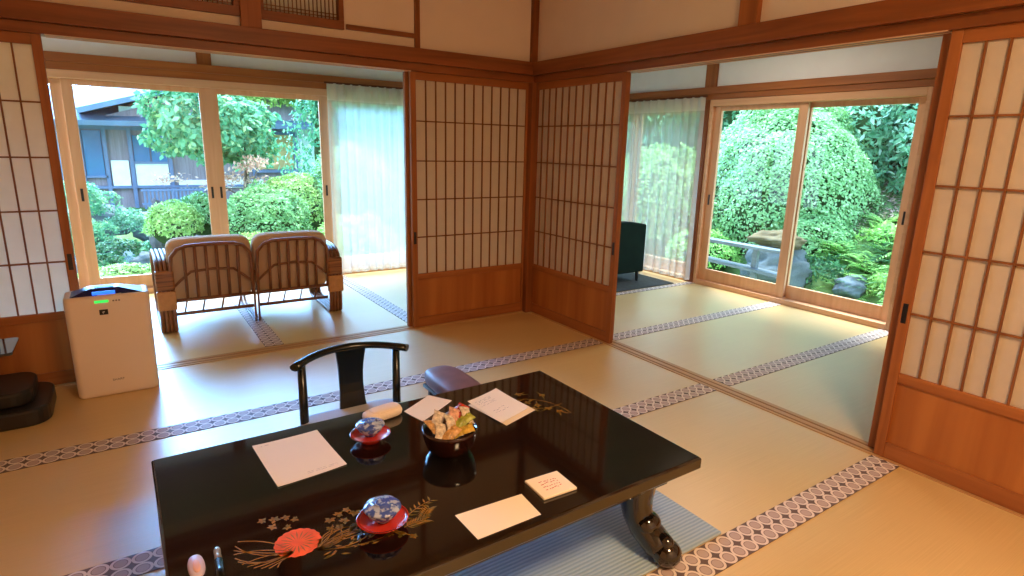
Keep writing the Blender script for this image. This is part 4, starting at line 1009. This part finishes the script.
for i, (x, y, z, r) in enumerate(((-3.4, 5.9, -.5, .30), (-2.95, 6.6, -.42, .26), (-2.3, 6.2, -.48, .28), (-1.75, 6.7, -.35, .3), (-3.9, 7.0, -.4, .4), (-2.1, 8.9, -.3, .45), (-3.0, 9.1, -.2, .5), (-3.8, 8.7, -.25, .4), (-1.5, 8.2, -.3, .38), (-1.4, 7.4, -.35, .3))):
    rock('garden_rock', (x, y, z), (r, r*.8, r*.62), M['rock'], ['grey pond rock nearest the window at the far left', 'low grey rock in front of the pond', 'flat grey rock at the near edge of the pond', 'grey rock on the right bank of the pond', 'large rock at the left bank of the pond', 'rock behind the pond below the lattice fence', 'large rock behind the pond in the middle', 'rock behind the pond at the left', 'rock at the back right of the pond', 'small rock right of the pond'][i], 40+i, 'garden rocks')
st_ = rock('standing_stone', (-2.25, 5.75, .05), (.10, .07, .42), M['slate'], 'tall upright grey stone slab beside the pond', 70)
bush('pond_shrub', (-3.3, 8.3, .15), (.55, .4, .35), 3000, .06, LM['broad'], 'bluish green shrub growing behind the pond', 'shrub', seed=19, lump=.25, core=False)
bush('pond_shrub', (-2.75, 6.4, -.30), (.32, .2, .14), 1200, .05, LM['dark'], 'small green plant on the rocks at the pond edge', 'shrub', seed=31, lump=.25, core=False)
for i, (x, y, z, r_s, mt, lb) in enumerate(((-3.1, 7.6, -.25, .3, 'broad', 'bluish leafy shrub over the left pond rocks'), (-2.55, 8.3, -.2, .3, 'ever', 'pale evergreen shrub behind the slate slab'), (-2.9, 5.7, -.42, .2, 'dark', 'small dark plant by the nearest pond rocks'), (-2.35, 6.4, -.38, .18, 'broad', 'small leafy plant at the foot of the slate slab'), (-1.9, 6.9, -.05, .26, 'ever', 'bluish shrub right of the slate slab'), (-3.5, 7.2, .0, .3, 'ever', 'bluish shrub at the left bank of the pond'))):
    bush('pond_shrub', (x, y, z), (r_s, r_s*.9, r_s*.8), 1500, .06, LM[mt], lb, 'shrub', seed=90+i, lump=.3, core=False, spread=.9, aspect=.4)
bush('pond_shrub', (-3.9, 6.1, .0), (.35, .3, .4), 2500, .06, LM['broad'], 'green shrub at the far left of the pond', 'shrub', seed=32, lump=.25, core=False)

# ------------------------------------------------------------------ neighbouring house
HB = {'roof': plain('blue_grey_roof_tiles', srgb(96, 118, 150), .6, .3, var=.15, scale=3), 'wall': wood('house_timber', srgb(128, 116, 130), srgb(150, 140, 154), 'Z'),
      'white': plain('house_white_panel', srgb(238, 242, 250), .8, .1), 'glass': plain('house_blue_glass', srgb(70, 116, 166), .1, .7, var=.15, scale=1.5),
      'beam': plain('house_beams', srgb(104, 122, 160), .6), 'pale': plain('house_pale_plaster', srgb(206, 226, 236), .8, .1), 'tan': plain('house_tan_screen', srgb(196, 168, 120), .7, .2, var=.15, scale=1.5)}  # blue haze over the house is put into the wall and beam colours
hs = empty('neighbour_house', (0, 15, -.9), label='blue grey tiled neighbouring house with white panels across the garden', cat='house')
def hb(name, boxes, mat, bevel=0):
    m = MB()
    for a, b in boxes: m.box(Vector(a)-Vector((0, 15, -.9)), Vector(b)-Vector((0, 15, -.9)))
    return m.build(name, HB[mat], hs, bevel=bevel)
hb('house_wall', [((-6, 15.1, -.9), (4.2, 15.4, 1.85))], 'wall')
hb('white_panel', [((-2.71, 15.02, .03), (-2.32, 15.1, .70))], 'white')
hb('white_panel', [((-2.18, 15.02, .0), (-1.42, 15.1, .62))], 'white')
hb('white_panel', [((-1.2, 15.02, -.05), (1.0, 15.1, .18))], 'white')
hb('house_window', [((-3.25, 15.03, .30), (-2.86, 15.1, 1.45))], 'glass')
hb('house_window', [((-2.18, 15.03, .66), (-1.82, 15.1, 1.35))], 'glass')
hb('house_window', [((-1.78, 15.03, .66), (-1.42, 15.1, 1.35))], 'glass')
hb('house_window', [((-4.9, 15.03, .2), (-3.5, 15.1, 1.4))], 'glass')
hb('tan_screen', [((.85, 15.03, .48), (1.90, 15.1, 1.50))], 'tan')
hb('pale_wall', [((2.02, 14.6, -.9), (4.2, 15.1, 1.9))], 'pale')
hb('timber_frame', [((x, 14.98, -.6), (x+.09, 15.06, 1.8)) for x in (-3.36, -2.84, -2.29, -1.40, -.5, .72, 1.92)]+[((-5, 14.97, 1.48), (4, 15.05, 1.58)), ((-3.4, 14.97, -.02), (2.0, 15.05, .05)), ((-2.2, 14.97, .62), (-1.4, 15.05, .68)), ((.7, 14.97, .38), (2.0, 15.05, .47)), ((-3.3, 14.98, .26), (-2.8, 15.05, .31))], 'beam')
hb('lattice_fence', [((-2.1+.09*i, 14.2, -.5), (-2.05+.09*i, 14.25, .02)) for i in range(16)]+[((-2.15, 14.19, -.05), (-.6, 14.26, .0)), ((-2.15, 14.19, -.4), (-.6, 14.26, -.35))], 'beam')
def hp(name, V, F, mat):
    m = MB(); m.add([Vector(p)-Vector((0, 15, -.9)) for p in V], F); o = m.build(name, HB[mat], hs); s_ = o.modifiers.new('t', 'SOLIDIFY'); s_.thickness = .12; s_.offset = -1; return o
hp('roof', [(-6.2, 13.9, 1.62), (4.6, 13.9, 1.80), (4.6, 18, 3.1), (-6.2, 18, 2.55)], [(0, 1, 2, 3)], 'roof')
hp('gable_roof', [(-3.25, 13.6, 1.93), (.35, 13.6, 3.02), (.35, 17, 3.1), (-3.25, 17, 2.0)], [(0, 1, 2, 3)], 'roof')
hp('gable_roof', [(.35, 13.6, 3.02), (3.9, 13.6, 1.95), (3.9, 17, 2.0), (.35, 17, 3.1)], [(0, 1, 2, 3)], 'roof')
hb('gable_wall', [((-2.4, 14.4, 1.75), (2.6, 14.5, 2.05))], 'pale')
hp('gable_infill', [(-2.9, 14.3, 1.75), (3.2, 14.3, 1.75), (.35, 14.3, 2.75)], [(0, 1, 2)], 'wall')
